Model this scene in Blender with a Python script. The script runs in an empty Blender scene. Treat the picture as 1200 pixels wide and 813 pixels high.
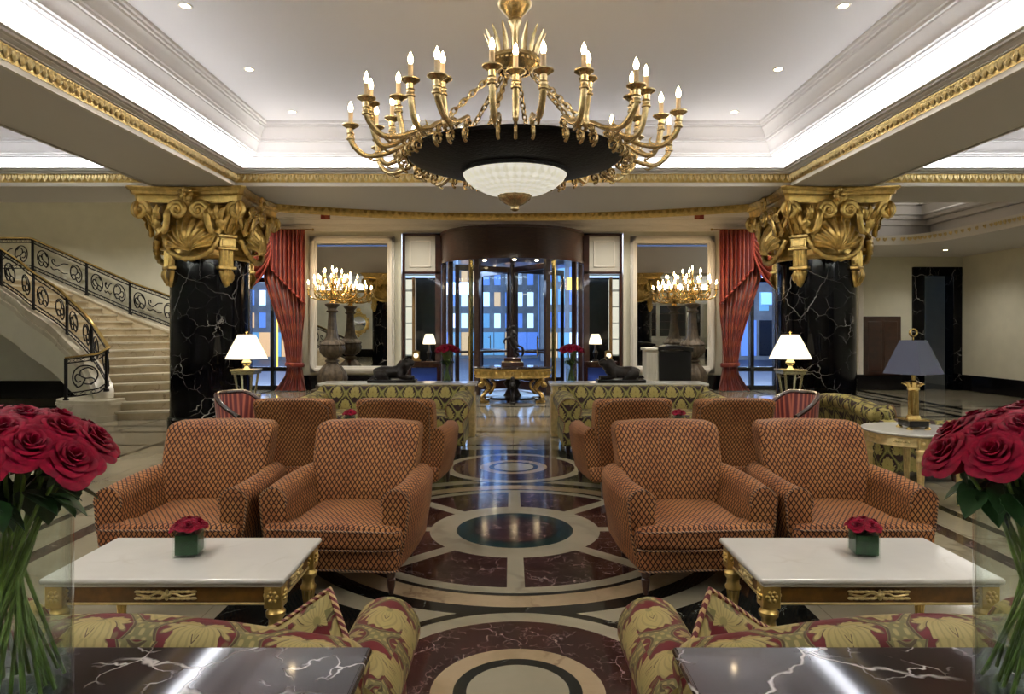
import bpy, bmesh, math, random
from math import sin, cos, pi, sqrt, atan2, radians as R
from mathutils import Vector, Matrix
random.seed(7)
V = Vector
F = 790.0; HC = 1.65; VX = 599.0; VY = 385.0; CX = -0.03
col = bpy.context.scene.collection
def at(x, y, Y):                       # photo position at depth Y (metres from the lens) -> point of the place
    return V((CX + (x-VX)*Y/F, Y, HC + (VY-y)*Y/F))

# ------------------------------------------------------------------ mesh builder
class MB:
    def __init__(s): s.v=[]; s.f=[]; s.uv=[]; s.m=[]
    def add(s, vs, fs, uv=None, mi=0, M=None):
        o=len(s.v)
        if M is not None: vs=[M@V(p) for p in vs]
        s.v += [V(p) for p in vs]
        for i,f in enumerate(fs):
            s.f.append([o+k for k in f]); s.m.append(mi); s.uv.append(uv[i] if uv else None)
        return s
    def merge(s, other, M=None, mi=None):
        o=len(s.v)
        s.v += [ (M@p if M is not None else p.copy()) for p in other.v]
        for f,u,m in zip(other.f,other.uv,other.m):
            s.f.append([o+k for k in f]); s.uv.append(u); s.m.append(m if mi is None else mi)
        return s
    def box(s, x0,x1,y0,y1,z0,z1, b=0, mi=0, M=None, seg=2):
        if b<=0:
            vs=[(x,y,z) for x in (x0,x1) for y in (y0,y1) for z in (z0,z1)]
            return s.add(vs,[(0,1,3,2),(4,6,7,5),(0,4,5,1),(2,3,7,6),(0,2,6,4),(1,5,7,3)],None,mi,M)
        return s.rbox((x0+x1)/2,(y0+y1)/2,(z0+z1)/2,x1-x0,y1-y0,z1-z0,b,1,mi,M,seg=seg)
    def rbox(s, cx,cy,cz,sx,sy,sz,r,n=6,mi=0,M=None,fn=None,seg=3):
        """rounded box; n interior divisions so that fn (a deformation) bends smoothly"""
        r=min(r,sx/2-1e-4,sy/2-1e-4,sz/2-1e-4); h=(sx/2,sy/2,sz/2)
        def samp(hh):
            a=[-hh+r*(1-math.tan((1-k/seg)*pi/4)) for k in range(seg)]
            c=hh-r; m=[-c+2*c*k/n for k in range(n+1)]
            return a+m+[-x for x in reversed(a)]
        S=[samp(x) for x in h]; key={}; vs=[]; fs=[]
        def vid(p):
            k=tuple(round(c,6) for c in p)
            if k not in key:
                q=[max(-(h[i]-r),min(h[i]-r,p[i])) for i in range(3)]
                d=V([p[i]-q[i] for i in range(3)])
                if d.length>1e-9: d=d.normalized()*r
                w=V(q)+d; w=V((w.x+cx,w.y+cy,w.z+cz))
                if fn: w=V(fn(w))
                key[k]=len(vs); vs.append(w)
            return key[k]
        for ax in range(3):
            a,b=(ax+1)%3,(ax+2)%3
            for sg in (-1,1):
                for i in range(len(S[a])-1):
                    for j in range(len(S[b])-1):
                        def P(u,v):
                            p=[0,0,0]; p[ax]=sg*h[ax]; p[a]=u; p[b]=v; return vid(p)
                        f=[P(S[a][i],S[b][j]),P(S[a][i+1],S[b][j]),P(S[a][i+1],S[b][j+1]),P(S[a][i],S[b][j+1])]
                        fs.append(f if sg>0 else f[::-1])
        return s.add(vs,fs,None,mi,M)
    def lathe(s, prof, c=(0,0,0), n=24, mi=0, M=None, a0=0, a1=2*pi, fn=None, sx=1, sy=1):
        full=abs(a1-a0-2*pi)<1e-6; k=n if full else n+1; vs=[]; fs=[]
        for (r,z) in prof:
            for i in range(k):
                a=a0+(a1-a0)*i/n; rr=r*(fn(a,z) if fn else 1)
                vs.append((c[0]+rr*cos(a)*sx,c[1]+rr*sin(a)*sy,c[2]+z))
        for j in range(len(prof)-1):
            for i in range(n):
                i2=(i+1)%k
                fs.append((j*k+i,j*k+i2,(j+1)*k+i2,(j+1)*k+i))
        if full:
            if prof[0][0]>1e-5: fs.append(tuple(range(k))[::-1])
            if prof[-1][0]>1e-5: fs.append(tuple((len(prof)-1)*k+i for i in range(k)))
        return s.add(vs,fs,None,mi,M)
    def tube(s, pts, r, n=8, closed=False, mi=0, M=None, flat=None, up=None, cap=True):
        pts=[V(p) for p in pts]; L=len(pts)
        rs=r if isinstance(r,(list,tuple)) else [r]*L
        vs=[]; fs=[]; prev=None
        for i,p in enumerate(pts):
            if closed: t=pts[(i+1)%L]-pts[i-1]
            else: t=pts[min(i+1,L-1)]-pts[max(i-1,0)]
            if t.length<1e-9: t=V((0,0,1))
            t.normalize()
            if up is not None: a=V(up)-t*t.dot(V(up))
            elif prev is not None: a=prev-t*t.dot(prev)
            else:
                a=t.cross(V((0,0,1)));
                if a.length<.1: a=t.cross(V((1,0,0)))
            if a.length<1e-6: a=t.orthogonal()
            a.normalize(); prev=a; b=t.cross(a)
            fa,fb=flat if flat else (1,1)
            for k in range(n):
                th=2*pi*k/n; vs.append(p+a*(cos(th)*rs[i]*fa)+b*(sin(th)*rs[i]*fb))
        for i in range(L if closed else L-1):
            j=(i+1)%L
            for k in range(n):
                k2=(k+1)%n; fs.append((i*n+k,i*n+k2,j*n+k2,j*n+k))
        if not closed and cap:
            fs.append(tuple(range(n))[::-1]); fs.append(tuple((L-1)*n+k for k in range(n)))
        return s.add(vs,fs,None,mi,M)
    def grid(s, fn, nu, nv, mi=0, M=None, wu=False, wv=False, uvs=None):
        vs=[]; fs=[]; uv=[]
        ku=nu if wu else nu+1; kv=nv if wv else nv+1
        for i in range(ku):
            for j in range(kv): vs.append(fn(i/nu,j/nv))
        for i in range(nu):
            for j in range(nv):
                i2=(i+1)%ku; j2=(j+1)%kv
                fs.append((i*kv+j,i2*kv+j,i2*kv+j2,i*kv+j2))
                if uvs: uv.append([uvs(i/nu,j/nv),uvs((i+1)/nu,j/nv),uvs((i+1)/nu,(j+1)/nv),uvs(i/nu,(j+1)/nv)])
        return s.add(vs,fs,uv if uvs else None,mi,M)
    def sheet(s, fn, nu, nv, th, mi=0, M=None, uvs=None):
        """grid with real thickness th (offset along its normals), edges closed"""
        g=MB(); g.grid(fn,nu,nv,uvs=uvs); n=[V((0,0,0)) for _ in g.v]
        for f in g.f:
            a,b,c=g.v[f[0]],g.v[f[1]],g.v[f[2]]; nn=(b-a).cross(g.v[f[3]]-a)
            for k in f: n[k]+=nn
        n=[x.normalized() if x.length>1e-12 else V((0,0,1)) for x in n]
        K=len(g.v); vs=[p+q*th/2 for p,q in zip(g.v,n)]+[p-q*th/2 for p,q in zip(g.v,n)]
        fs=[list(f) for f in g.f]+[[K+k for k in f[::-1]] for f in g.f]
        uv=[u for u in g.uv]+[u[::-1] if u else None for u in g.uv]
        kv=nv+1; bd=[i*kv for i in range(nu+1)]+[nu*kv+j for j in range(1,nv+1)]+[i*kv+nv for i in range(nu-1,-1,-1)]+[j for j in range(nv-1,0,-1)]
        for a,b in zip(bd,bd[1:]+bd[:1]): fs.append([b,a,K+a,K+b]); uv.append(None)
        return s.add(vs,fs,uv if uvs else None,mi,M)
    def prism(s, poly, z0, z1, mi=0, M=None):
        n=len(poly); vs=[(x,y,z0) for x,y in poly]+[(x,y,z1) for x,y in poly]
        fs=[tuple(range(n))[::-1],tuple(range(n,2*n))]+[(i,(i+1)%n,n+(i+1)%n,n+i) for i in range(n)]
        return s.add(vs,fs,None,mi,M)
    def ball(s, c, r, n=8, mi=0, M=None, sx=1, sy=1, sz=1):
        prof=[(max(r*sin(pi*k/n),0)*1.0,-r*cos(pi*k/n)*sz) for k in range(n+1)]
        prof[0]=(1e-6,prof[0][1]); prof[-1]=(1e-6,prof[-1][1])
        return s.lathe(prof,c,max(6,int(n*1.5)),mi,M,sx=sx,sy=sy)
    def build(s, name, mat, parent=None, loc=None, sharp=38, smooth=True, recalc=True):
        me=bpy.data.meshes.new(name); bm=bmesh.new(); bv=[bm.verts.new(p) for p in s.v]
        uvl=bm.loops.layers.uv.new('UVMap')
        for f,u,m in zip(s.f,s.uv,s.m):
            ids=[]; us=[]
            for k,i in enumerate(f):
                if i not in ids: ids.append(i); us.append(u[k] if u else None)
            if len(ids)<3: continue
            try: fc=bm.faces.new([bv[i] for i in ids])
            except ValueError: continue
            fc.material_index=m; fc.smooth=smooth
            if u:
                for l,q in zip(fc.loops,us): l[uvl].uv=q
            else: fc.tag=True
        bmesh.ops.remove_doubles(bm,verts=[v for v in bm.verts],dist=1e-5)
        if recalc: bmesh.ops.recalc_face_normals(bm,faces=bm.faces)
        for fc in bm.faces:
            if fc.tag:
                fc.normal_update(); nn=fc.normal; ax=max(range(3),key=lambda i:abs(nn[i]))
                for l in fc.loops:
                    p=l.vert.co
                    l[uvl].uv=((p.y,p.z),(p.x,p.z),(p.x,p.y))[ax]
        if smooth:
            for e in bm.edges:
                if len(e.link_faces)==2 and e.calc_face_angle(0)>R(sharp): e.smooth=False
        bm.to_mesh(me); bm.free()
        for mm in (mat if isinstance(mat,(list,tuple)) else [mat]): me.materials.append(mm)
        o=bpy.data.objects.new(name,me); col.objects.link(o)
        if smooth and recalc and len(me.polygons)<6000: w_=o.modifiers.new('weighted','WEIGHTED_NORMAL'); w_.keep_sharp=True; w_.weight=60
        if loc is not None: o.location=loc
        if parent is not None: o.parent=parent
        return o
def empty(name, loc=(0,0,0), rz=0, label=None, cat=None, group=None):
    o=bpy.data.objects.new(name,None); col.objects.link(o); o.location=loc; o.rotation_euler=(0,0,rz)
    o.empty_display_size=.1
    if label: tag(o,label,cat,group)
    return o
def tag(o, label=None, cat=None, group=None, kind=None):
    if label: o['label']=label
    if cat: o['category']=cat
    if group: o['group']=group
    if kind: o['kind']=kind
    return o
def struct(o): o['kind']='structure'; return o
KIDS={}
def copy_tree(o, parent=None):
    c=o.copy(); col.objects.link(c)
    if parent is not None: c.parent=parent
    for ch in KIDS.get(o.name,[]): copy_tree(ch,c)
    return c
def dup(o, loc, rz=0, label=None, group=None, sc=None):
    KIDS.clear()
    for x in col.objects:
        if x.parent is not None: KIDS.setdefault(x.parent.name,[]).append(x)
    c=copy_tree(o); c.location=loc; c.rotation_euler=(0,0,rz)
    if sc: c.scale=(sc,sc,sc)
    if label: c['label']=label
    if group: c['group']=group
    return c
def T(x=0,y=0,z=0,rx=0,ry=0,rz=0,s=1):
    return Matrix.Translation((x,y,z))@Matrix.Rotation(rz,4,'Z')@Matrix.Rotation(ry,4,'Y')@Matrix.Rotation(rx,4,'X')@Matrix.Diagonal((s,s,s,1) if not isinstance(s,tuple) else (*s,1))
def spline(P, n):
    P=[V(p) for p in P]; out=[]
    for i in range(len(P)-1):
        p0=P[max(i-1,0)]; p1=P[i]; p2=P[i+1]; p3=P[min(i+2,len(P)-1)]
        for k in range(n):
            t=k/n; out.append(.5*((2*p1)+(p2-p0)*t+(2*p0-5*p1+4*p2-p3)*t*t+(3*p1-p0-3*p2+p3)*t**3))
    out.append(P[-1]); return out

# ------------------------------------------------------------------ node expressions
class S:
    def __init__(s,g,k): s.g=g; s.k=k
    def _m(s,op,b=None,c=None): return s.g.m(op,s,b,c)
    def __add__(s,b): return s._m('ADD',b)
    __radd__=__add__
    def __sub__(s,b): return s._m('SUBTRACT',b)
    def __rsub__(s,b): return s.g.m('SUBTRACT',b,s)
    def __mul__(s,b): return s._m('MULTIPLY',b)
    __rmul__=__mul__
    def __truediv__(s,b): return s._m('DIVIDE',b)
    def __lt__(s,b): return s._m('LESS_THAN',b)
    def __gt__(s,b): return s._m('GREATER_THAN',b)
    def abs(s): return s._m('ABSOLUTE')
    def sin(s): return s._m('SINE')
    def cos(s): return s._m('COSINE')
    def sqrt(s): return s._m('SQRT')
    def frac(s): return s._m('FRACT')
    def pp(s,b): return s._m('PINGPONG',b)
    def max(s,b): return s._m('MAXIMUM',b)
    def min(s,b): return s._m('MINIMUM',b)
    def pw(s,b): return s._m('POWER',b)
    def clamp(s): return s.max(0.).min(1.)
    def atan2(s,b): return s._m('ARCTAN2',b)
    def ss(s,a,b):                       # smoothstep a..b
        n=s.g.nt.nodes.new('ShaderNodeMapRange'); n.interpolation_type='SMOOTHSTEP'
        s.g.put(n.inputs['Value'],s); n.inputs['From Min'].default_value=a; n.inputs['From Max'].default_value=b
        return S(s.g,n.outputs[0])
class Gr:
    def __init__(s,name):
        s.mat=bpy.data.materials.new(name); s.mat.use_nodes=True; s.nt=s.mat.node_tree
        s.b=s.nt.nodes['Principled BSDF']; s.out=s.nt.nodes['Material Output']
    def put(s,inp,v):
        if isinstance(v,S): s.nt.links.new(v.k,inp)
        elif isinstance(v,(tuple,list)): inp.default_value=(*v,1)[:4] if len(inp.default_value)==4 else v
        else: inp.default_value=v
    def m(s,op,a,b=None,c=None):
        n=s.nt.nodes.new('ShaderNodeMath'); n.operation=op; s.put(n.inputs[0],a)
        if b is not None: s.put(n.inputs[1],b)
        if c is not None: s.put(n.inputs[2],c)
        return S(s,n.outputs[0])
    def xyz(s,src='Object'):
        n=s.nt.nodes.new('ShaderNodeTexCoord'); p=s.nt.nodes.new('ShaderNodeSeparateXYZ'); s.nt.links.new(n.outputs[src],p.inputs[0])
        return S(s,p.outputs[0]),S(s,p.outputs[1]),S(s,p.outputs[2])
    def vec(s,src='Object'): return S(s,s.nt.nodes.new('ShaderNodeTexCoord').outputs[src])
    def comb(s,x,y,z=0.):
        n=s.nt.nodes.new('ShaderNodeCombineXYZ')
        for i,v in enumerate((x,y,z)): s.put(n.inputs[i],v)
        return S(s,n.outputs[0])
    def noise(s,vec,scale,detail=3,rough=.5,dist=0,color=False):
        n=s.nt.nodes.new('ShaderNodeTexNoise'); s.put(n.inputs['Vector'],vec); n.inputs['Scale'].default_value=scale
        n.inputs['Detail'].default_value=detail; n.inputs['Roughness'].default_value=rough; n.inputs['Distortion'].default_value=dist
        return S(s,n.outputs['Color' if color else 'Fac'])
    def vor(s,vec,scale,feature='DISTANCE_TO_EDGE',rand=1):
        n=s.nt.nodes.new('ShaderNodeTexVoronoi'); n.feature=feature; s.put(n.inputs['Vector'],vec); n.inputs['Scale'].default_value=scale
        n.inputs['Randomness'].default_value=rand
        return S(s,n.outputs['Distance'])
    def warp(s,vec,scale,amt,detail=3):
        c=s.noise(vec,scale,detail,.55,color=True)
        n=s.nt.nodes.new('ShaderNodeVectorMath'); n.operation='MULTIPLY_ADD'; s.put(n.inputs[0],c)
        n.inputs[1].default_value=(amt,amt,amt); s.put(n.inputs[2],vec); return S(s,n.outputs[0])
    def mix(s,a,b,f):
        n=s.nt.nodes.new('ShaderNodeMix'); n.data_type='RGBA'; s.put(n.inputs[0],f); s.put(n.inputs[6],a); s.put(n.inputs[7],b)
        return S(s,n.outputs[2])
    def bump(s,h,strength=.3,dist=.01):
        n=s.nt.nodes.new('ShaderNodeBump'); s.put(n.inputs['Height'],h); n.inputs['Strength'].default_value=strength
        n.inputs['Distance'].default_value=dist; s.nt.links.new(n.outputs[0],s.b.inputs['Normal'])
    def set(s,**k):
        names=dict(color='Base Color',rough='Roughness',metal='Metallic',spec='Specular IOR Level',trans='Transmission Weight',ior='IOR',
                   emit='Emission Color',power='Emission Strength',sheen='Sheen Weight',coat='Coat Weight',coatr='Coat Roughness',alpha='Alpha',sss='Subsurface Weight')
        for a,v in k.items(): s.put(s.b.inputs[names[a]],v)
        return s.mat
def hexc(r,g,b):                       # sRGB 0-255 -> linear
    f=lambda c:(c/255/12.92) if c/255<=.04045 else ((c/255+.055)/1.055)**2.4
    return (f(r),f(g),f(b))
def plain(name,c,rough=.5,metal=0,spec=.5,nz=0,ns=20,bmp=0,bs=60,bd=.002,**k):
    g=Gr(name); cc=hexc(*c)
    if nz:
        n=g.noise(g.vec(),ns,4); d=tuple(x*(1-nz) for x in cc); e=tuple(min(1,x*(1+nz)) for x in cc)
        cc=g.mix(d,e,n.ss(.3,.7))
    if bmp: g.bump(g.noise(g.vec(),bs,3),bmp,bd)
    return g.set(color=cc,rough=rough,metal=metal,spec=spec,**k)
def emis(name,c,power):
    return plain(name,c,.5,emit=hexc(*c),power=power)
def marble(name,base,base2,vein,vs=1.5,vw=.02,mask=(.45,.6),rough=.12,warp=.5,fine=0,src='Object',vs2=None):
    g=Gr(name); v=g.vec(src); return g.set(color=marble_c(g,v,base,base2,vein,vs,vw,mask,warp,fine),rough=rough,spec=.5)
def marble_c(g,v,base,base2,vein,vs,vw,mask,warp,fine=0):
    w=g.warp(v,vs*1.2,warp,4)
    c=g.mix(hexc(*base),hexc(*base2),g.noise(w,vs*.9,5).ss(.35,.65))
    d=g.vor(w,vs); e=(1-d.ss(0.,vw))*g.noise(v,vs*.8,2).ss(*mask)
    if fine:
        w2=g.warp(v,vs*4,warp*.35,3); d2=g.vor(w2,vs*3.3); e=e.max((1-d2.ss(0.,vw*1.6))*g.noise(v,vs*1.7,2).ss(.48,.62)*fine)
    return g.mix(c,hexc(*vein),e*g.noise(v,vs*9,3).ss(.15,.5))

# ------------------------------------------------------------------ materials
M={}
M['wall']=plain('cream_plaster',(214,210,188),.75,nz=.03,ns=3)
M['white']=plain('white_plaster',(214,210,206),.6)
M['white_trim']=plain('white_trim_paint',(222,216,204),.35)
M['gold']=plain('gilded_plaster',(204,174,104),.3,.82,nz=.18,ns=14,bmp=.3,bs=60,bd=.003)
M['giltleaf']=plain('gilt_ornament',(216,194,138),.36,.6,nz=.14,ns=20,bmp=.3,bs=80,bd=.004)
M['brass']=plain('polished_brass',(206,178,112),.2,.95,nz=.12,ns=10)
M['antique']=plain('antique_brass',(172,142,84),.28,.9,nz=.3,ns=30,bmp=.25,bs=90,bd=.003)
M['chand_brass']=plain('aged_gilt_brass',(196,174,128),.24,.88,nz=.25,ns=30,bmp=.2,bs=90,bd=.003)
M['silverbrass']=plain('silvered_brass',(176,170,140),.25,.85,nz=.15,ns=20)
M['iron']=plain('black_wrought_iron',(24,22,22),.35,.6)
M['black']=plain('black_lacquer',(14,13,14),.25)
M['disc']=plain('black_metal_dish',(6,4,5),.5,0,.2,bmp=.5,bs=50,bd=.01)
M['darkwood']=plain('dark_stained_wood',(52,26,16),.3,nz=.3,ns=8,coat=.4)
M['mahogany']=plain('red_mahogany_wood',(44,14,11),.15,nz=.25,ns=9,coat=.8)
M['tablewood']=plain('walnut_brown_apron',(96,64,26),.3,nz=.3,ns=18,coat=.4)
g=Gr('walnut_veneer'); x,y,z=g.xyz(); n=g.noise(g.comb(x*1.,y*1.,z*14.),6,4,.6,.6)
M['veneer']=g.set(color=g.mix(hexc(34,20,14),hexc(64,42,30),n.ss(.3,.7)),rough=.35,coat=.2)
M['bronze']=plain('dark_patinated_bronze',(30,26,24),.38,.5,bmp=.5,bs=40,bd=.01)
M['stonebrown']=plain('brown_patinated_pedestal',(78,66,50),.5,.35,nz=.35,ns=12,bmp=.4,bs=60,bd=.006)
M['curtain']=None
M['candle']=plain('ivory_candle_sleeve',(226,200,160),.5)
M['bulb']=emis('lit_candle_bulb',(255,222,170),30)
M['bulb_small']=emis('lit_small_bulb',(255,216,160),30)
M['downlight']=emis('lit_downlight',(255,226,180),18)
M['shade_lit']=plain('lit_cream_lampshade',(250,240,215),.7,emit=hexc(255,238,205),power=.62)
M['shade_dark']=plain('slate_blue_lampshade',(66,70,88),.7)
M['stairs']=marble('cream_stair_marble',(176,160,128),(196,180,150),(146,126,96),2.5,.04,(.4,.7),.3,.4)
M['stair_white']=marble('pale_stair_stringer',(186,176,152),(204,196,174),(160,148,124),2.,.03,(.4,.7),.3,.4)
M['blackmarble']=marble('black_white_veined_marble',(3,3,5),(9,9,13),(190,186,178),1.15,.009,(.46,.62),.07,.5,.5)
M['blackmarble'].node_tree.nodes['Principled BSDF'].inputs['Specular IOR Level'].default_value=.13
M['consolemarble']=marble('maroon_grey_marble_slab',(46,26,24),(30,30,36),(214,208,208),2.3,.02,(.34,.48),.06,.34,1.)
M['tablemarble']=marble('white_marble_top',(206,204,198),(216,214,208),(190,184,172),1.6,.04,(.45,.7),.12,.6)
M['blacktrim']=plain('black_marble_skirting',(16,15,17),.12)
M['mirror']=plain('mirror_silver',(232,232,226),.0,1)
M['red_rose']=None
M['leaf']=plain('dark_green_leaf',(30,58,26),.42,nz=.35,ns=25)
M['stem']=plain('green_rose_stem',(96,122,52),.45,nz=.35,ns=30)
M['leafliner']=plain('green_leaf_liner',(30,64,36),.35,nz=.4,ns=16)
M['asphalt']=plain('street_asphalt',(70,72,80),.5)
M['pillar']=plain('off_white_panel_paint',(196,192,178),.5)
def thin_glass(name,tint,ior,refr=0.):
    g=Gr(name); nt=g.nt; tr=nt.nodes.new('ShaderNodeBsdfTransparent'); tr.inputs[0].default_value=(*tint,1)
    gl=nt.nodes.new('ShaderNodeBsdfGlossy'); gl.inputs['Roughness'].default_value=.01; fr=nt.nodes.new('ShaderNodeFresnel'); fr.inputs[0].default_value=ior
    mx=nt.nodes.new('ShaderNodeMixShader'); ge=nt.nodes.new('ShaderNodeNewGeometry'); mu=nt.nodes.new('ShaderNodeMath'); mu.operation='SUBTRACT'; mu.inputs[0].default_value=1; nt.links.new(ge.outputs['Backfacing'],mu.inputs[1]); mu2=nt.nodes.new('ShaderNodeMath'); mu2.operation='MULTIPLY'; nt.links.new(mu.outputs[0],mu2.inputs[0]); nt.links.new(fr.outputs[0],mu2.inputs[1]); nt.links.new(mu2.outputs[0],mx.inputs[0]); nt.links.new(gl.outputs[0],mx.inputs[2])
    if refr:
        rf=nt.nodes.new('ShaderNodeBsdfRefraction'); rf.inputs['Color'].default_value=(*tint,1); rf.inputs['IOR'].default_value=1.12; rf.inputs['Roughness'].default_value=0
        m2=nt.nodes.new('ShaderNodeMixShader'); m2.inputs[0].default_value=refr; nt.links.new(tr.outputs[0],m2.inputs[1]); nt.links.new(rf.outputs[0],m2.inputs[2]); nt.links.new(m2.outputs[0],mx.inputs[1])
    else: nt.links.new(tr.outputs[0],mx.inputs[1])
    nt.links.new(mx.outputs[0],g.out.inputs['Surface']); return g.mat
M['glass']=thin_glass('clear_glass',(.95,.975,.96),1.4,.04)
M['water']=thin_glass('vase_water',(.93,.97,.93),1.33,.15)
M['paneglass']=thin_glass('door_glass',(.86,.92,.95),1.3)
g=Gr('etched_bowl_glass'); x,y,z=g.xyz(); a=y.atan2(x)
w=(a*18.+(x*x+y*y).sqrt()*60.).sin()*(a*18.-(x*x+y*y).sqrt()*60.).sin()
M['bowlglass']=g.set(color=hexc(240,238,222),rough=.35,emit=g.mix(hexc(222,218,198),hexc(255,252,238),w.ss(-.5,.6)),power=.33)
# rose petals: deep red with slightly lighter rims
g=Gr('red_rose_petal'); n=g.noise(g.vec(),60,3)
M['red_rose']=g.set(color=g.mix(hexc(92,0,22),hexc(124,3,34),n.ss(.3,.7)),rough=.55,spec=.1)
# lattice fabric of the armchairs
g=Gr('tan_diamond_lattice_fabric'); u,v,_=g.xyz('UV'); P=.033; Q=.049
a=((u/P+v/Q)).frac(); b=((u/P-v/Q)).frac()
la=(a-.5).abs(); lb=(b-.5).abs(); line=la.max(lb).ss(.31,.42); nz=g.noise(g.vec(),120,2)
c=g.mix(hexc(160,108,64),hexc(138,84,48),g.noise(g.vec(),3.5,3).ss(.35,.7))
c=g.mix(c,hexc(186,136,90),nz.ss(.4,.8)*.35)
c=g.mix(c,hexc(30,10,10),line*.95); g.bump(1-line,.35,.002)
M['lattice']=g.set(color=c,rough=.6,spec=.18)
g=Gr('twisted_piping_cord'); u,v,w=g.xyz(); s_=((u+v+w)*260.).sin()
M['piping']=g.set(color=g.mix(hexc(46,18,12),hexc(160,118,80),s_.ss(-.2,.5)),rough=.6)
g=Gr('red_gold_rope'); u,v,w=g.xyz(); s_=((u+v*1.1+w)*210.).sin()
M['rope']=g.set(color=g.mix(hexc(96,22,26),hexc(190,160,112),s_.ss(-.1,.4)),rough=.6)
# damask: ogee straps and acanthus flowers
def damask(name,P,Q,ground,gold,gold2,dark,strap=.16,leafR=.34,rough=.55,src='UV'):
    g=Gr(name); u,v,_=g.xyz(src); x=u/P; y=v/Q
    wx=x+(y*6.283).sin()*.05
    Fh=(x*6.2832).cos()+(y*6.2832).cos()
    strapm=1-(Fh.abs()-strap*.9).ss(0.,.06)
    rim=((Fh.abs()-strap*.72).abs()<.05)
    dots=((x*60.).sin()*(y*44.).sin()).ss(.0,.5)*(Fh.abs()<strap*.5)
    # two motif lattices: at cell centres (0,0) and (.5,.5)
    def motif(ox,oy,R_):
        dx=((x+ox+.5).frac()-.5); dy=((y+oy+.5).frac()-.5)*(Q/P)*.86
        ax=dx.abs(); yy=dy+.13
        r=(dx*dx+yy*yy).sqrt(); th=ax.atan2(yy+r*.18)
        lob=((th*3.1+r*7.).cos().abs()).pw(.55)
        tip=(th*21.).sin()*.026
        edge=r-((lob*.13+.21+tip)*((th.cos())*.48+.56)*1.22)*(R_/.34)
        body=1-edge.ss(-.012,.012)
        vein=((th*21.+r*46.).sin()).ss(.2,.9)*.5
        gap=(lob<.24)*(r>.15)
        core=1-(r-.035).ss(0.,.015)
        return body,vein,gap,core,edge
    b1,v1,g1,c1,e1=motif(0,0,leafR); b2,v2,g2,c2,e2=motif(.5,.5,leafR)
    body=b1.max(b2); vein=v1*b1+v2*b2*(1-b1); gap=(g1*b1).max(g2*b2)
    c=g.mix(hexc(*ground),hexc(*gold2),(((x*18.).sin()*(y*13.).sin()).ss(.75,.95))*.5)
    c=g.mix(c,hexc(*gold2),strapm); c=g.mix(c,hexc(*dark),rim*.75); c=g.mix(c,hexc(*gold),dots*.7)
    c=g.mix(c,hexc(*gold),body); c=g.mix(c,hexc(*gold2),vein*.8); c=g.mix(c,hexc(*dark),gap*.85)
    c=g.mix(c,hexc(*gold2),c1.max(c2)*.6)
    c=g.mix(c,hexc(*dark),((e1.abs()<.012).max(e2.abs()<.012))*.5)
    g.bump(body.max(strapm)+g.noise(g.vec(),150,2)*.3,.25,.002)
    return g.set(color=c,rough=rough,spec=.2)
M['damask_red']=damask('red_gold_acanthus_damask',.30,.36,(84,14,20),(152,136,86),(104,98,60),(52,26,18),strap=.33,leafR=.355)
M['damask_green']=damask('green_gold_ogee_damask',.26,.36,(44,26,28),(150,136,78),(120,116,62),(40,34,22),strap=.3,leafR=.36)
g=Gr('burgundy_stripe_silk'); u,v,_=g.xyz('UV'); s1=((u*6.2832/.055)).sin()
c=g.mix(hexc(96,24,28),hexc(176,96,72),s1.ss(.1,.3)); c=g.mix(c,hexc(60,16,20),((u*6.2832/.055*3.).sin()).ss(.6,.8)*.5)
M['stripe']=g.set(color=c,rough=.45,sheen=.2)
g=Gr('red_damask_curtain'); u,v,_=g.xyz('UV'); x=u/.32; y=v/.42
m1=(((x*6.2832).cos()+(y*6.2832).cos())+g.noise(g.comb(u,v),9,4)*1.6-.8).ss(.1,.35)
M['curtain']=g.set(color=g.mix(hexc(118,34,20),hexc(164,82,46),m1*.6),rough=.4,sheen=.3,spec=.4)
M['bullion']=plain('red_bullion_fringe',(150,58,44),.6,nz=.4,ns=40)
M['brick_ext']=plain('street_stone_facade',(120,118,116),.8,nz=.2,ns=2)
M['win_blue']=emis('blue_lit_window',(96,128,196),.5)
M['win_teal']=emis('teal_lit_window',(104,150,176),.42)
M['win_warm']=emis('warm_lit_window',(240,180,120),.4)
M['win_white']=emis('white_lit_window',(200,220,255),1.0)
M['added_glow']=emis('added_glow_panel',(255,240,215),.5)
M['sign_red']=emis('red_lit_sign',(255,70,50),.8)
M['sign_yellow']=emis('yellow_lit_sign',(255,190,60),.8)

# floor: inlaid marble
g=Gr('inlaid_marble_floor'); x,y,z=g.xyz(); v=g.vec()
beige=g.mix(marble_c(g,v,(132,124,104),(148,140,120),(114,106,88),1.1,.05,(.4,.65),.7),hexc(150,140,116),0.)
maroon=marble_c(g,v,(38,20,20),(56,30,28),(140,122,118),5.5,.02,(.44,.6),.22,.7)
dark=marble_c(g,v,(16,18,18),(28,30,28),(110,110,100),4.,.02,(.5,.65),.3)
green=hexc(18,44,44)
pink=marble_c(g,v,(142,122,94),(156,136,108),(122,100,78),3.,.06,(.4,.7),.5)
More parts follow.
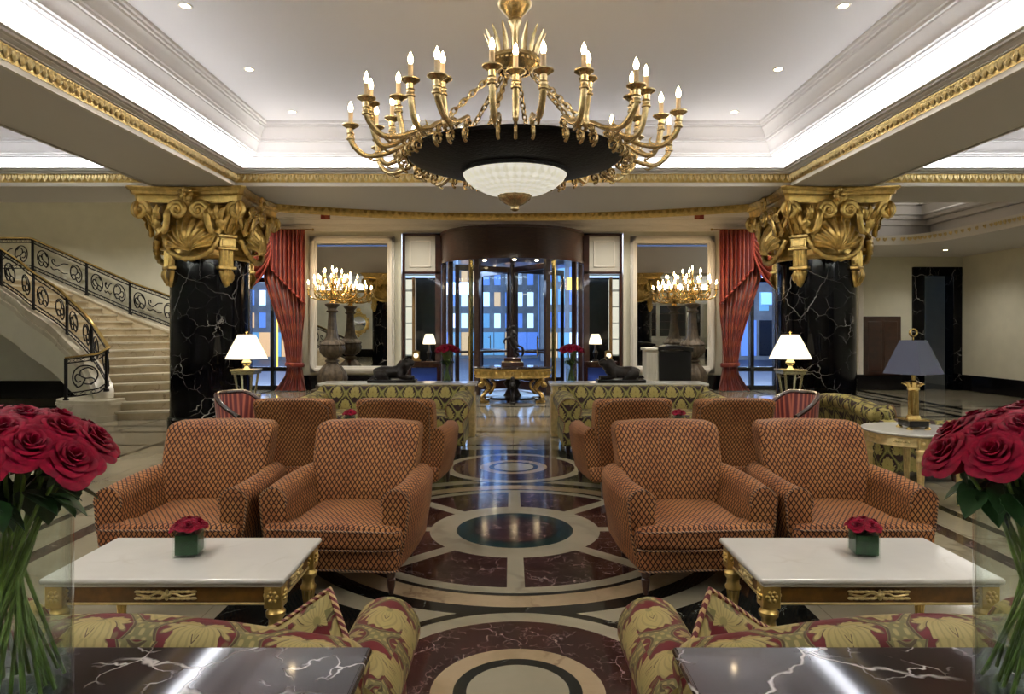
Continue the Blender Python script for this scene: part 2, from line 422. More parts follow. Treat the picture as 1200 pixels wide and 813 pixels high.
# faint joints of the big tiles
jx=(x/.9).pp(.5).ss(.0,.006); jy=(y/.9).pp(.5).ss(.0,.006)
c=g.mix(hexc(112,104,86),beige,jx.min(jy))
def rng(q,a,b): return (q>a)*(q<b)
ax=x.abs()
out=(ax>3.42)*(ax<3.57)
c=g.mix(c,maroon,out); c=g.mix(c,dark,rng(ax,3.88,3.98)); c=g.mix(c,dark,rng(ax,5.05,5.13)); c=g.mix(c,dark,rng(ax,6.35,6.43))
for a_,b_ in ((8.3,8.5),(8.75,8.85),(9.1,9.35)): c=g.mix(c,dark,rng(ax,a_,b_)*(y>2.))
for a_,b_ in ((9.5,9.6),(10.7,10.85),(11.35,11.45),(12.5,12.7),(14.2,14.35)): c=g.mix(c,dark,rng(y,a_,b_))  # the widest band is a dark reflection put into the floor colour
c=g.mix(c,pink,rng(y,11.5,12.4)*(ax<2.))
field=(ax<1.72)*rng(y,1.9,9.2)
d1=((x*x)+(y-3.075)*(y-3.075)).sqrt(); d2=((x*x)+(y-5.55)*(y-5.55)).sqrt(); d3=((x*x)+(y-8.06)*(y-8.06)).sqrt()
c=g.mix(c,dark,field)
c=g.mix(c,beige,rng(d2,1.68,1.84)*field)
for d in (d1,d3):
    c=g.mix(c,dark,(d<.9)); c=g.mix(c,beige,(d<.84)); c=g.mix(c,maroon,(d<.725)); c=g.mix(c,pink,(d<.40)); c=g.mix(c,dark,(d<.295)); c=g.mix(c,beige,(d<.235))
c=g.mix(c,dark,(d2<1.61)); c=g.mix(c,pink,(d2<1.555)); c=g.mix(c,dark,(d2<1.385)); c=g.mix(c,beige,(d2<1.345)); 
X=x; Y=y-5.55; sp=(X.abs()).min(Y.abs()).min((X+Y).abs()*.7071).min((X-Y).abs()*.7071)
c=g.mix(c,maroon,(d2<1.25)*(sp>.058)); c=g.mix(c,beige,(d2<.694)); c=g.mix(c,green,(d2<.478)); c=g.mix(c,dark,(d2<.36)); c=g.mix(c,maroon,(d2<.323))
M['floor']=g.set(color=c,rough=.1,spec=.5)
# ================================================================== THE ROOM
ZS=3.71; ZT=4.72; XB=4.03; XO=5.17; YT=9.74; YB=11.02; YW=18.1; YR=-3.6; XL=-15.; XR=12.1
b=MB(); b.box(XL-.3,XR+.3,YR-.3,YW+.3,-.2,0); struct(b.build('floor',M['floor'],smooth=False))
# tray ceilings over the three bays, beams between them, ceiling of the rear hall
def rect_ring(x0,x1,y0,y1,o): return [(x0+o,y0+o),(x1-o,y0+o),(x1-o,y1-o),(x0+o,y1-o)]
def sweep(prof, rect, name, mat, closed=False):
    b=MB(); rings=[[(px_,py_+(FAR if (o<0 and z>3.88 or z>4.2) and py_>5 else 0),z) for px_,py_ in rect_ring(*rect,o)] for o,z in prof]
    vs=[p for r in rings for p in r]; fs=[]
    for j in range(len(rings)-1):
        for i in range(4):
            k=(i+1)%4; fs.append((j*4+i,j*4+k,(j+1)*4+k,(j+1)*4+i))
    b.add(vs,fs); return struct(b.build(name,mat,sharp=20))
lip=[(0,3.70),(.035,3.70),(.04,3.745),(.03,3.755)]
lip2=[(.055,3.872),(.075,3.88),(.075,3.905),(.10,3.91),(.125,3.93),(.13,3.955),(.165,3.965),(.175,3.985),(.21,3.99),(.21,4.015),(.18,4.015),(.17,3.94),(-.26,3.94),(-.26,4.05),(-.24,4.14),(-.18,4.21),(-.08,4.25),(.07,4.26)]
lip2=[(o,3.872+(z-3.872)*.42 if z<4.02 and o>.04 else (3.90 if z==3.94 else z)) for o,z in lip2]
lip2[-6:-5]=[(-.26,3.90)] if 0 else lip2[-6:-5]
corn=[(.07,4.26),(.07,4.245),(.1,4.245),(.105,4.27),(.125,4.28),(.13,4.30),(.15,4.31),(.155,4.335),(.165,4.36),(.19,4.40),(.225,4.44),(.23,4.455),(.25,4.46),(.255,4.49),(.27,4.50),(.28,4.54),(.305,4.59),(.34,4.625),(.345,4.65),(.365,4.655),(.37,4.68),(.39,4.69),(.395,ZT)]
FAR=.60
bays=[(-XB,XB,YR,YT),(XL,-XO,YR,YT),(XO,XR,YR,YT)]
# one gilded leaf unit of the running ornament
def leaf_unit(w,h):
    u=MB()
    for s_ in (-1,1):
        u.add([(0,0,-h*.45),(s_*w*.42,-.012,-h*.1),(s_*w*.46,-.016,h*.3),(s_*w*.2,-.03,h*.42),(0,-.014,h*.2),(s_*w*.22,-.034,h*.02)],[(0,1,5),(1,2,5),(2,3,5),(3,4,5),(4,0,5)])
    u.lathe([(1e-5,-h*.3),(w*.1,-h*.2),(w*.13,.0),(w*.07,h*.3),(1e-5,h*.42)],(0,-.012,0),5)
    return u
for bi,rc in enumerate(bays):
    sweep([(-.01,3.70)]+lip,rc,'trim_%d'%(bi*4+1),M['white_trim'])
    sweep([(.03,3.755),(.055,3.872)],rc,'trim_%d'%(bi*4+2),M['gold'])
    sweep(lip2,rc,'cove_ceiling_trim',M['white'])
    sweep(corn,rc,'cornice_trim',M['white'])
    x0,x1,y0,y1=rc; o=.39
    b=MB(); b.box(x0+o,x1-o,y0+o,y1-o+FAR,ZT,ZT+.1); struct(b.build('ceiling',M['white'],smooth=False))
    b=MB(); lu=leaf_unit(.09,.118); N=int((x1-x0)/.088)
    for k in range(N):
        xx=x0+.06+(x1-x0-.12)*k/(N-1); b.merge(lu,T(xx,y1-.04,3.815,rx=-.2))
    lus=leaf_unit(.09,.118); N=int((y1-1.5)/.088)
    for k in range(N):
        yy=y1-.06-.088*k; b.merge(lus,T(x0+.04,yy,3.815,rz=pi/2)) ; b.merge(lus,T(x1-.04,yy,3.815,rz=-pi/2))
    struct(b.build('gilded_leaf_trim',M['giltleaf'],sharp=60))
b=MB()
for s_ in (-1,1): b.box(min(s_*XB,s_*XO),max(s_*XB,s_*XO),YR,YT,ZS,3.93); b.box(min(s_*(XB+.27),s_*(XO-.27)),max(s_*(XB+.27),s_*(XO-.27)),YR,YT,3.93,ZT)
struct(b.build('ceiling_beam',M['white'],smooth=False))
# transverse beam with its curved rear edge over the entrance hall
def arcY(x): return 12.15-(.95*(x/3.95)**2)
b=MB(); N=32
poly=[(XL,YT),(XR,YT),(XR,YB),(3.95,YB)]+[(3.95-7.9*k/N,arcY(3.95-7.9*k/N)) for k in range(N+1)]+[(-3.95,YB),(XL,YB)]
b.prism(poly,ZS,3.93)
b.box(XL,XR,YT+.9,YB,3.93,ZT); struct(b.build('ceiling_transverse_beam',M['white'],sharp=20))
b=MB(); pts=[(3.95-7.9*k/60,arcY(3.95-7.9*k/60)-.04,0) for k in range(61)]
for (dz0,dz1,off) in ((3.6,3.71,0),): 
    for k in range(60):
        p,q=pts[k],pts[k+1]
        b.add([(p[0],p[1],dz0+.03),(q[0],q[1],dz0+.03),(q[0],q[1]-.05,dz1),(p[0],p[1]-.05,dz1),(p[0],p[1]+.1,dz0),(q[0],q[1]+.1,dz0),(p[0],p[1]+.1,dz1),(q[0],q[1]+.1,dz1)],[(0,1,2,3),(0,4,5,1),(4,6,7,5)])
lu=leaf_unit(.10,.08)
for k in range(70):
    xx=-3.9+7.8*k/69; b.merge(lu,T(xx,arcY(xx)-.075,3.665,rx=-.1))
struct(b.build('curved_gilded_trim',M['gold'],sharp=60))
b=MB(); b.box(XL,XR,YB-.1,YW+.2,4.75,4.85); struct(b.build('ceiling_rear_hall',M['white'],smooth=False))
# walls
def wallbox(name,boxes,m='wall'):
    b=MB()
    for q in boxes: b.box(*q)
    return struct(b.build(name,M[m],smooth=False))
wallbox('wall_behind_camera',[(XL-.2,XR+.2,YR-.2,YR,0,4.85)])
wallbox('wall_left',[(XL-.4,XL-.2,YR,YW,0,4.85)])
wallbox('wall_right',[(XR,XR+.2,YR,YW,0,4.85)])
wallbox('wall_stair',[(XL,-7.75,15.95,16.15,0,4.85),(-7.95,-7.75,15.95,YW,0,4.85)])
YD=(10.75,12.03)
wallbox('wall_entrance',[(-7.75,-7.15,YW,YW+.3,0,4.75),(-7.15,-5.75,YW,YW+.3,4.15,4.75),(-5.75,-2.98,YW,YW+.3,0,4.75),
   (-2.98,2.98,YW,YW+.3,4.22,4.75),(2.98,5.75,YW,YW+.3,0,4.75),(5.75,7.15,YW,YW+.3,4.15,4.75),(7.15,YD[0],YW,YW+.3,0,4.75),
   (YD[0],YD[1],YW,YW+.3,3.2,4.75),(YD[1],XR,YW,YW+.3,0,4.75)])
def trimline(name,boxes,m):
    b=MB()
    for q in boxes: b.box(*q,b=.012)
    return struct(b.build(name,M[m]))
# dark marble skirting
trimline('baseboard_entrance',[(-5.7,-2.98,YW-.04,YW+.02,0,.4),(2.98,5.7,YW-.04,YW+.02,0,.4),(7.1,YD[0],YW-.04,YW+.02,0,.42)],'blacktrim')
trimline('baseboard_right',[(XR-.04,XR+.02,YR,YW,0,.42)],'blacktrim')
trimline('baseboard_stair',[(XL,-7.75,15.91,15.97,0,.42)],'blacktrim')
trimline('baseboard_left',[(XL-.02,XL+.04,YR,15.9,0,.42)],'blacktrim')
trimline('baseboard_behind_camera',[(XL,XR,YR-.02,YR+.04,0,.45)],'blacktrim')
# cornice of the entrance wall: stepped profile, interrupted look above the door
b=MB()
for (z0,z1,d) in ((4.26,4.30,.04),(4.30,4.40,.07),(4.40,4.44,.13),(4.44,4.56,.18),(4.56,4.60,.26),(4.60,4.70,.32),(4.70,4.75,.40)):
    b.box(-7.75,7.2,YW-d,YW+.01,z0,z1,b=.012)
struct(b.build('trim_entrance_cornice',M['white_trim']))
b=MB()
for s_ in (-1,1): b.box(s_*4.9-.12,s_*4.9+.12,YW-.46,YW-.38,4.52,4.66,b=.01)
struct(b.build('trim_cornice_block',M['curtain']))
# pilaster strips framing the right side of the rear wall
trimline('trim_pilaster',[(9.28,9.40,YW-.05,YW+.01,.42,3.6),(9.02,9.14,YW-.03,YW+.01,.42,4.3)],'white_trim')
# lower ceiling with a lit oval coffer over the right rear corner
b=MB(); N=20
inner=[(9.0+ .35*sin(pi*k/N)*0 + (1.1*(1-sin(pi/2*k/N))**2 if 0 else 0),0) for k in range(1)]
edge=[(9.35,YB),(9.38,12.5),(9.38,13.9),(9.25,14.8),(8.8,15.3),(7.2,15.4)]
es=[(p.x,p.y) for p in spline([(x,y,0) for x,y in edge],6)]
poly=[(XR,YB)]+es+[(7.2,YW),(XR,YW)]
b.prism(poly,3.58,3.7); struct(b.build('ceiling_right_soffit',M['white'],sharp=20))
b=MB(); gb=MB(); lu=leaf_unit(.11,.1)
for k in range(len(es)-1):
    p,q=es[k],es[k+1]
    b.add([(p[0],p[1],3.55),(q[0],q[1],3.55),(q[0]+.05,q[1],3.6),(p[0]+.05,p[1],3.6),(p[0]-.08,p[1]-.06,3.76),(q[0]-.08,q[1]-.06,3.76),(p[0]+.1,p[1]+.1,3.58),(q[0]+.1,q[1]+.1,3.58)],[(0,1,5,4),(0,6,7,1)])
    d=V((q[0]-p[0],q[1]-p[1],0)); n=max(1,int(d.length/.12)); a=atan2(d.y,d.x)
    for i in range(n):
        t=(i+.5)/n; gb.merge(lu,T(p[0]+d.x*t-.06,p[1]+d.y*t-.05,3.67,rz=a+pi))
struct(b.build('trim_soffit_edge',M['white_trim'])); struct(gb.build('gilded_soffit_trim',M['giltleaf'],sharp=60))
b=MB()
for (o,z0,z1) in ((-.1,3.7,4.0),(0,4.0,4.12),(.14,4.12,4.2),(.25,4.2,4.4),(.4,4.4,4.5),(.5,4.5,4.75)):
    b.box(9.38-o,9.7,YB,15.3,z0,z1,b=.02); b.box(7.2,9.7,15.3-o,15.7,z0,z1,b=.02)
struct(b.build('trim_right_cornice',M['white']))
# black marble doorway and dim passage behind it, low panelled door beside it
b=MB(); x0,x1=YD; y=YW
b.box(x0-.02,x0+.3,y-.05,y+.3,0,3.2,b=.01); b.box(x1-.22,x1+.02,y-.05,y+.3,0,3.2,b=.01); b.box(x0-.02,x1+.02,y-.06,y+.3,3.06,3.3,b=.01)
struct(b.build('door_1',M['blackmarble']))
b=MB(); b.box(x0-.3,x1+.6,y+2.5,y+2.6,0,3.3); b.box(x0-.4,x0-.3,y+.3,y+2.6,0,3.3); b.box(x1+.6,x1+.7,y+.3,y+2.6,0,3.3); b.box(x0-.4,x1+.7,y+.3,y+2.6,3.2,3.3); 
struct(b.build('wall_passage',M['wall'],smooth=False))
b=MB(); b.box(x0-.3,x1+.6,y+.3,y+2.6,-.1,0.0); struct(b.build('floor_passage',M['blacktrim'],smooth=False))
b=MB(); b.box(x1-.55,x1+.05,y+2.44,y+2.52,0,2.3,b=.01); struct(b.build('door_2',M['black']))
b=MB(); b.box(9.42,10.42,YW-.04,YW+.02,.36,1.98,b=.015); b.box(9.52,9.90,YW-.055,YW,.5,1.85,b=.02); b.box(9.96,10.32,YW-.055,YW,.5,1.85,b=.02)
struct(b.build('door_3',M['darkwood']))
# windows behind the curtains
for n,s_ in ((1,-1),(2,1)):
    xa,xb=sorted((s_*5.75,s_*7.15)); b=MB()
    for q in ((xa,xa+.1),(xb-.1,xb),((xa+xb)/2-.05,(xa+xb)/2+.05)): b.box(q[0],q[1],YW,YW+.2,0,4.15,b=.01)
    for z in (.0,.5,2.9,4.05): b.box(xa,xb,YW+.02,YW+.18,z,z+.12,b=.01)
    w=struct(b.build('window_%d'%n,M['black']))
    b=MB(); b.box(xa+.05,xb-.05,YW+.09,YW+.1,.05,4.1); b.build('pane',M['paneglass'],w,smooth=False)
# street outside
b=MB(); b.box(-30,30,YW+.3,60,-.12,-.02); struct(b.build('street_ground',M['asphalt'],smooth=False))
random.seed(3)
for k,(x0,x1,y,h) in enumerate(((-26,-15,34,14),(-15,-5,36,18),(-5,1.5,38,16),(1.5,9,35,13),(9,24,36,17))):
    fb=MB(); fb.box(x0,x1,y,y+2,-.1,h); bl=fb.build('street_building',M['brick_ext'],smooth=False)
    tag(bl,['stone building across the street beyond the far west window','wide street building seen through the west side of the revolving door','tall street building straight behind the revolving door','low street building seen through the east side of the revolving door','long street building beyond the east curtained window'][k],'building','street fronts outside the entrance')
    n=int((x1-x0)/(.95 if k in (0,4) else .62))
    big=k in (0,4)
    for r_ in range(5 if big else 7):
        for c_ in range(n):
            m=random.choice((['win_blue','black','black','win_teal','black','black'] if r_ else ['black','win_blue','black','win_warm','black']) if k in (0,4) else (['win_blue','win_blue','win_white','win_teal','win_blue','black','win_warm'] if r_ else ['win_blue','win_white','win_teal','win_warm']))
            wx=x0+.3+c_*(x1-x0-.3)/n; zz=(.2,2.6,4.1,5.6,7.1)[r_] if big else (.15,1.7,2.9,4.1,5.3,6.5,7.7)[r_]; b=MB(); b.box(wx,wx+(.82 if r_==0 else .5)*(1 if big else .7),y-.05,y+.05,zz,zz+((1.9 if r_==0 else 1.0) if big else (1.3 if r_==0 else .8)),b=.02); b.build('window',M[m],bl)
for k,(xx,zz,m,w_) in enumerate(((-9.2,2.9,'sign_red',.5),(-9.6,2.0,'sign_yellow',.35),(2.2,3.2,'sign_yellow',1.2),(-3.,3.0,'win_white',1.6),(10.,2.6,'win_blue',1.))):
    b=MB(); b.box(xx,xx+w_,27.,27.12,zz,zz+.5,b=.03); b.box(xx+w_/2-.03,xx+w_/2+.03,27.02,27.1,-.05,zz,b=.01)
    tag(b.build('lit_sign',M[m]),['red lit sign board on a pole in the street','yellow lit sign board below the red one in the street','wide yellow lit sign outside the revolving door','white lit sign outside the revolving door','blue lit sign beyond the east window'][k],'sign')
# ------------------------------------------------------------------ columns
def spiral(cx,cz,r0,turns,y,d=1,a0=0,n=26,r1=.012):
    return [V((cx+d*(r0+(r1-r0)*k/n)*cos(a0+turns*2*pi*k/n),y,cz+(r0+(r1-r0)*k/n)*sin(a0+turns*2*pi*k/n))) for k in range(n+1)]
def scroll(pts,cx,cz,r0,d,y,w=.03):
    """S ribbon: stem points (x,z) rising to the scroll, then a spiral about (cx,cz); d=1 unrolls to +x"""
    P=[V((p[0],y-(p[2] if len(p)>2 else 0),p[1])) for p in pts]
    sp=[V((cx+d*(-(r0*(1-.86*k/30)))*cos(2*pi*1.9*k/30),y-.035*k/30,cz+(r0*(1-.86*k/30))*sin(2*pi*1.9*k/30))) for k in range(31)]
    st=spline(P+[sp[0]],5)[:-1]
    return st+sp,w
def shell_mesh(hw,hh):
    b=MB()
    def f(u,v):
        a=(u-.5)*R(158); Rr=1/sqrt((sin(a)/hw)**2+(cos(a)/(hh if cos(a)>0 else hh*.6))**2) if 1 else 0
        rib=.5+.5*cos(u*11*2*pi); v2=max(v,.04)
        rr=Rr*v2*(1+.035*rib*v)
        dep=.16*sin(pi*min(v2,.96)**.8)*(1-.25*(2*u-1)**2)+.04*rib*v2
        return V((rr*sin(a),-dep,rr*cos(a)))
    b.grid(f,88,10); return b
def face_scrolls():
    b=MB()
    for s_ in (-1,1):
        # outer volute near the abacus corner, its stem sweeping down and inward
        P,w=scroll([(s_*.40,3.04,-.02),(s_*.43,3.10,-.03),(s_*.48,3.18,-.04),(s_*.54,3.30,-.06)],s_*.70,3.37,.125,s_,.075,.032)
        b.tube(P,[.036]*(len(P)-31)+[.034-.016*k/30 for k in range(31)],8,flat=(1,1.5),up=(0,1,0))
        b.ball((s_*.70,.04,3.37),.035,6)
        # inner volute beside the rosette, stem sweeping down and outward
        P,w=scroll([(s_*.37,3.06,.0),(s_*.33,3.08,.02),(s_*.30,3.18,.03),(s_*.285,3.3,.05)],s_*.155,3.37,.125,-s_,.065,.03)
        b.tube(P,[.032]*(len(P)-31)+[.031-.014*k/30 for k in range(31)],8,flat=(1,1.5),up=(0,1,0))
        b.ball((s_*.155,.03,3.37),.032,6)
    return b
def acanthus(b,M_,h=.3,w=.1):
    def f(u,v):
        ww=w*sin(pi*min(1,.12+v*.9))**.7*(1-.25*abs(sin(v*11)))
        return V(((u-.5)*2*ww,-.06*sin(v*2.6)-.02*(1-(2*u-1)**2),v*h))
    b.sheet(f,6,12,.012,M=M_)
def rosette():
    b=MB()
    for k in range(7):
        a=2*pi*k/7; b.ball((cos(a)*.07,-.02,sin(a)*.07),.045,6,sy=.6)
    b.ball((0,-.045,0),.034,6); return b
def console():
    """fluted bracket with a square cap and a pointed leaf drop; hangs with its face toward -y"""
    b=MB(); b.box(-.15,.15,-.1,.16,3.0,3.06,b=.015); b.box(-.125,.125,-.085,.16,2.86,3.0,b=.012); b.box(-.15,.15,-.11,.16,2.82,2.86,b=.012)
    b.box(-.09,.09,-.098,.0,2.88,2.98,b=.01)
    b.rbox(0,.04,2.70,.21,.2,.3,.03,3,fn=lambda w:(w.x*(1-.1*(2.84-w.z)),w.y,w.z))
    for k in range(4): b.tube([(-.075+.05*k,-.066,2.83),(-.07+.047*k,-.066,2.56)],.017,6)
    b.box(-.135,.135,-.09,.13,2.53,2.58,b=.012)
    b.rbox(0,.04,2.42,.21,.18,.26,.04,6,fn=lambda w:(w.x*max(.12,(1-max(0,(2.55-w.z)/.26)**1.5*.85)),w.y*(1-.2*(2.54-w.z)),w.z-.02))
    for s_ in (-1,0,1):
        acanthus(b,T(s_*.04,-.045,2.29+abs(s_)*.04,rz=0)@Matrix.Diagonal((1,1,1,1)),.25-abs(s_)*.05,.055)
    return b
def make_column(x,label):
    c=empty('marble_column',(x,10.5,0),0,label,'column'); c['kind']='thing'
    b=MB(); b.lathe([(.0,.26),(.585,.26),(.575,.3),(.57,3.2),(.0,3.2)],n=64); b.build('shaft',M['blackmarble'],c,sharp=30)
    b=MB(); b.lathe([(.0,0),(.61,0),(.61,.26),(.605,.29),(.585,.31),(.58,.33),(.0,.28)],n=64); b.build('base',M['blackmarble'],c,sharp=30)
    cb=MB(); cb.lathe([(.575,2.68),(.60,2.70),(.61,2.74),(.595,2.78),(.6,2.9),(.62,3.1),(.66,3.3),(.72,3.46),(.72,3.5),(.0,3.5)],n=48)
    cap=cb.build('capital',M['gold'],c,sharp=30)
    # abacus with slightly hollow sides and cut corners
    ab=MB()
    def ring(hs,z,n=10):
        pts=[]
        for q in range(4):
            for k in range(n):
                t=-1+2*k/(n-1); xx=t*(hs-.05); yy=-hs+.10*(1-t*t)
                a=q*pi/2; pts.append((xx*cos(a)-yy*sin(a),xx*sin(a)+yy*cos(a),z))
        return pts
    prof=[(.70,3.47),(.765,3.48),(.77,3.51),(.775,3.56),(.785,3.585),(.815,3.6),(.82,3.62),(.825,3.64),(.85,3.66),(.865,3.685),(.865,3.70)]
    rs=[ring(h,z) for h,z in prof]; n=40; vs=[p for r in rs for p in r]
    fs=[(j*n+i,j*n+(i+1)%n,(j+1)*n+(i+1)%n,(j+1)*n+i) for j in range(len(rs)-1) for i in range(n)]+[tuple(range(n))[::-1],tuple((len(rs)-1)*n+i for i in range(n))]
    ab.add(vs,fs); ab.build('abacus',M['gold'],cap,sharp=25)
    for q in range(4):
        A=T(rz=q*pi/2)
        b=MB(); b.merge(shell_mesh(.345,.50),A@T(0,-.66,2.78)); b.build('shell',M['gold'],cap,sharp=70,recalc=False)
        b=MB(); b.merge(face_scrolls(),A@T(0,-.80,0)); b.build('scroll',M['gold'],cap,sharp=60)
        for s_ in (-1,1):
            for dx,ry,h,w_,z_ in ((.43,.0,.2,.045,3.24),(.40,-.45,.17,.045,3.24),(.47,.45,.18,.045,3.24),(.46,0,.2,.07,3.08)):
                b=MB(); acanthus(b,A@T(s_*dx,-.74 if z_>3.1 else -.68,z_,ry=ry),h,w_); b.build('acanthus',M['gold'],cap,sharp=60)
        b=MB(); b.merge(rosette(),A@T(0,-.79,3.585)); b.build('rosette',M['gold'],cap,sharp=60)
        b=MB(); P=[]
        for k in range(31):
            t=-1+2*k/30; ang=t*.62; P.append((.385*sin(t*1.45),-.72+.10*abs(t)**2,3.02-.355*cos(t*1.45)))
        b.tube(P,[.042+.012*sin(k*2.4) for k in range(31)],8,M=A); b.build('garland',M['gold'],cap,sharp=60)
        B=T(rz=q*pi/2+pi/4)
        b=MB(); b.merge(console(),B@T(0,-.575,0)); b.build('console_bracket',M['gold'],cap,sharp=40)
        b=MB()
        for s_ in (-1,0,1): acanthus(b,B@T(s_*.06,-.72,3.06,rz=s_*.3),.3,.06)
        acanthus(b,B@T(0,-.82,3.2),.2,.06)
        for s_ in (-1,1): b.tube(spline([(s_*.05,-.72,3.05),(s_*.05,-.84,3.2),(s_*.03,-.95,3.36)],4),.022,6,M=B)
        b.build('corner_leaf',M['gold'],cap,sharp=60)
    return c
make_column(-4.71,'black white-veined marble column with gilded shell capital, nearer the staircase')
make_column(4.71,'black white-veined marble column with gilded shell capital, on the side away from the staircase')
# ================================================================== STAIRCASE
def lerp(a,b,t): return a+(b-a)*t
_I=[(-1.5,(-7.30,11.9)),(0,(-7.32,12.12)),(2.2,(-7.46,12.45)),(5.2,(-8.08,13.05)),(8.9,(-8.85,13.42)),(13.3,(-9.9,13.68)),(15.5,(-10.45,13.75)),(30,(-14.1,13.8))]
def Ipt(i):
    for (a,p),(b_,q) in zip(_I,_I[1:]):
        if i<=b_:
            k=_I.index((a,p)); t=(i-a)/(b_-a)
            p0=V(_I[max(k-1,0)][1]); p1=V(p); p2=V(q); p3=V(_I[min(k+2,len(_I)-1)][1])
            if k>=5: return p1.lerp(p2,t)
            s0=(p2-p0)*.5*(1 if k else 1); s1=(p3-p1)*.5
            h=t*t*t; q2=t*t
            r=(2*h-3*q2+1)*p1+(h-2*q2+t)*s0*.8+(-2*h+3*q2)*p2+(h-q2)*s1*.8
            return V((r.x,r.y))
    return V(_I[-1][1])
def Opt(i):
    if i<=0: return V((-5.5,12.4+i*.2))
    if i<=10.97: a=R(8.2*i); return V((-8.7+3.2*cos(a),12.4+3.2*sin(a)))
    return V((-8.7-(i-10.97)*.347,15.6))
NS=18; RS=.152
st=empty('staircase',(-6.6,12.3,0),0,'cream marble curved staircase sweeping up along the rear wall','staircase')
st['kind']='thing'
IV=Matrix.Translation((6.6,-12.3,0))
for i in range(1,NS+1):
    I0,I1,O0,O1=Ipt(i-1),Ipt(i),Opt(i-1),Opt(i)
    d=((I0-I1)+(O0-O1)); d=d.normalized()*.035
    b=MB(); k=6; m=6
    def ring(i_): return [Ipt(i_).lerp(Opt(i_),t/m) for t in range(m+1)]
    A,B=ring(i-1),ring(i)
    poly=[(p.x,p.y) for p in A]+[(p.x,p.y) for p in reversed(B)]
    b.prism(poly,max(0,RS*(i-1)-.16),RS*i-.035,M=IV)
    A2=[p+d for p in A]; poly=[(p.x,p.y) for p in A2]+[(p.x,p.y) for p in reversed(B)]
    b.prism(poly,RS*i-.035,RS*i,M=IV,mi=1)
    b.build('step',[M['stairs'],M['stair_white']],st,sharp=20)
b=MB(); b.prism([(-15,13.78),(Ipt(NS).x,13.78),(Opt(NS).x,15.6),(-15,15.9)],RS*NS-.2,RS*NS,M=IV); b.build('landing',M['stair_white'],st,sharp=20)
def side(fn,i0,i1,n,off0,off1,zb,zt,name,mat,nm=None):
    b=MB(); rings=[]
    for k in range(n+1):
        i=i0+(i1-i0)*k/n; p=fn(i); q=fn(i+.05); t=(q-p).normalized(); nn=V((t.y,-t.x))
        a=p+nn*off0; c=p+nn*off1; z0=zb(i); z1=zt(i)
        rings.append([(a.x,a.y,z0),(c.x,c.y,z0),(c.x,c.y,z1),(a.x,a.y,z1)])
    vs=[v for r in rings for v in r]; fs=[(j*4+a,j*4+(a+1)%4,(j+1)*4+(a+1)%4,(j+1)*4+a) for j in range(n) for a in range(4)]+[(0,1,2,3),tuple(n*4+a for a in (3,2,1,0))]
    b.add(vs,fs,M=IV); return b.build(name,mat,st,sharp=25)
fz=lambda i: RS*max(0,min(i,NS))
side(Ipt,1.2,NS,50,-.16,.06,lambda i:max(0,fz(i)-.72+.0*i),lambda i:fz(i)+.02,'fascia',M['wall'])
side(Ipt,1.2,NS,50,-.20,.08,lambda i:fz(i)+.02,lambda i:fz(i)+.20,'stringer',M['stair_white'])
side(Ipt,1.2,NS,50,-.24,.0,lambda i:fz(i)-.06,lambda i:fz(i)+.04,'stringer_moulding',M['stair_white'])
side(Opt,.0,NS,50,-.12,.14,lambda i:max(0,fz(i)-.5),lambda i:fz(i)+.20,'stringer',M['stairs'])
side(Opt,.0,NS,50,-.15,.17,lambda i:fz(i)+.2,lambda i:fz(i)+.25,'stringer_moulding',M['stair_white'])
# soffit under the flight
b=MB(); vs=[]; n=40
for k in range(n+1):
    i=1.5+(NS-1.5)*k/n; p,q=Ipt(i),Opt(i); z=max(.0,fz(i)-.70)
    vs+=[(p.x,p.y,z),(q.x,q.y,z),(p.x,p.y,z+.1),(q.x,q.y,z+.1)]
b.add(vs,[(k*4,k*4+1,k*4+5,k*4+4) for k in range(n)]+[(k*4+2,k*4+6,k*4+7,k*4+3) for k in range(n)],M=IV); b.build('soffit',M['wall'],st)
# bull-nosed plinth under the newel
b=MB(); pts=[(-8.35,12.5),(-8.25,12.2),(-8.0,11.98),(-7.7,11.86),(-7.42,11.84),(-7.24,11.92),(-7.16,12.1),(-7.2,12.5),(-7.45,12.9),(-8.0,13.1)]
def off(pp,o):
    c=V((-7.75,12.4)); return [tuple(c+(V(p)-c)*(1+o)) for p in pp]
P=[tuple(q)[:2] for q in spline([(x,y,0) for x,y in pts],4)]
for z0,z1,o in ((0,.10,.05),(.10,.27,0),(.27,.32,.05),(.32,.37,.02)): b.prism(off(P,o),z0,z1,M=IV)
b.build('newel_plinth',M['stair_white'],st,sharp=30)
# ---- railings
def heart(d=1,sc=1):
    """one scrolled iron motif in a unit cell (-1..1)"""
    out=[]
    out.append([(.62*cos(a),.0+.78*sin(a)) for a in [R(-60+300*k/20) for k in range(21)]])
    out.append([(d*x,y) for x,y in [(-.42,.38),(-.2,.6),(.1,.45),(.12,.1),(-.1,-.15),(-.38,-.2),(-.5,-.45),(-.25,-.62),(0,-.45),(-.08,-.28)]])
    out.append([(d*x,y) for x,y in [(.12,.1),(.34,.22),(.46,-.05),(.3,-.35),(.1,-.3)]])
    out.append([(d*x,y) for x,y in [(-.1,-.15),(.05,-.6),(.3,-.72),(.42,-.5)]])
    return out
def curl(d=1):
    return [[(d*x,y) for x,y in [(-1,.55),(-.4,.4),(0,.1),(.35,-.1),(.8,.05),(.85,.35),(.6,.42),(.55,.2)]],[(d*x,y) for x,y in [(-.9,-.35),(-.4,-.5),(.2,-.35),(.7,-.55),(1,-.4)]]]
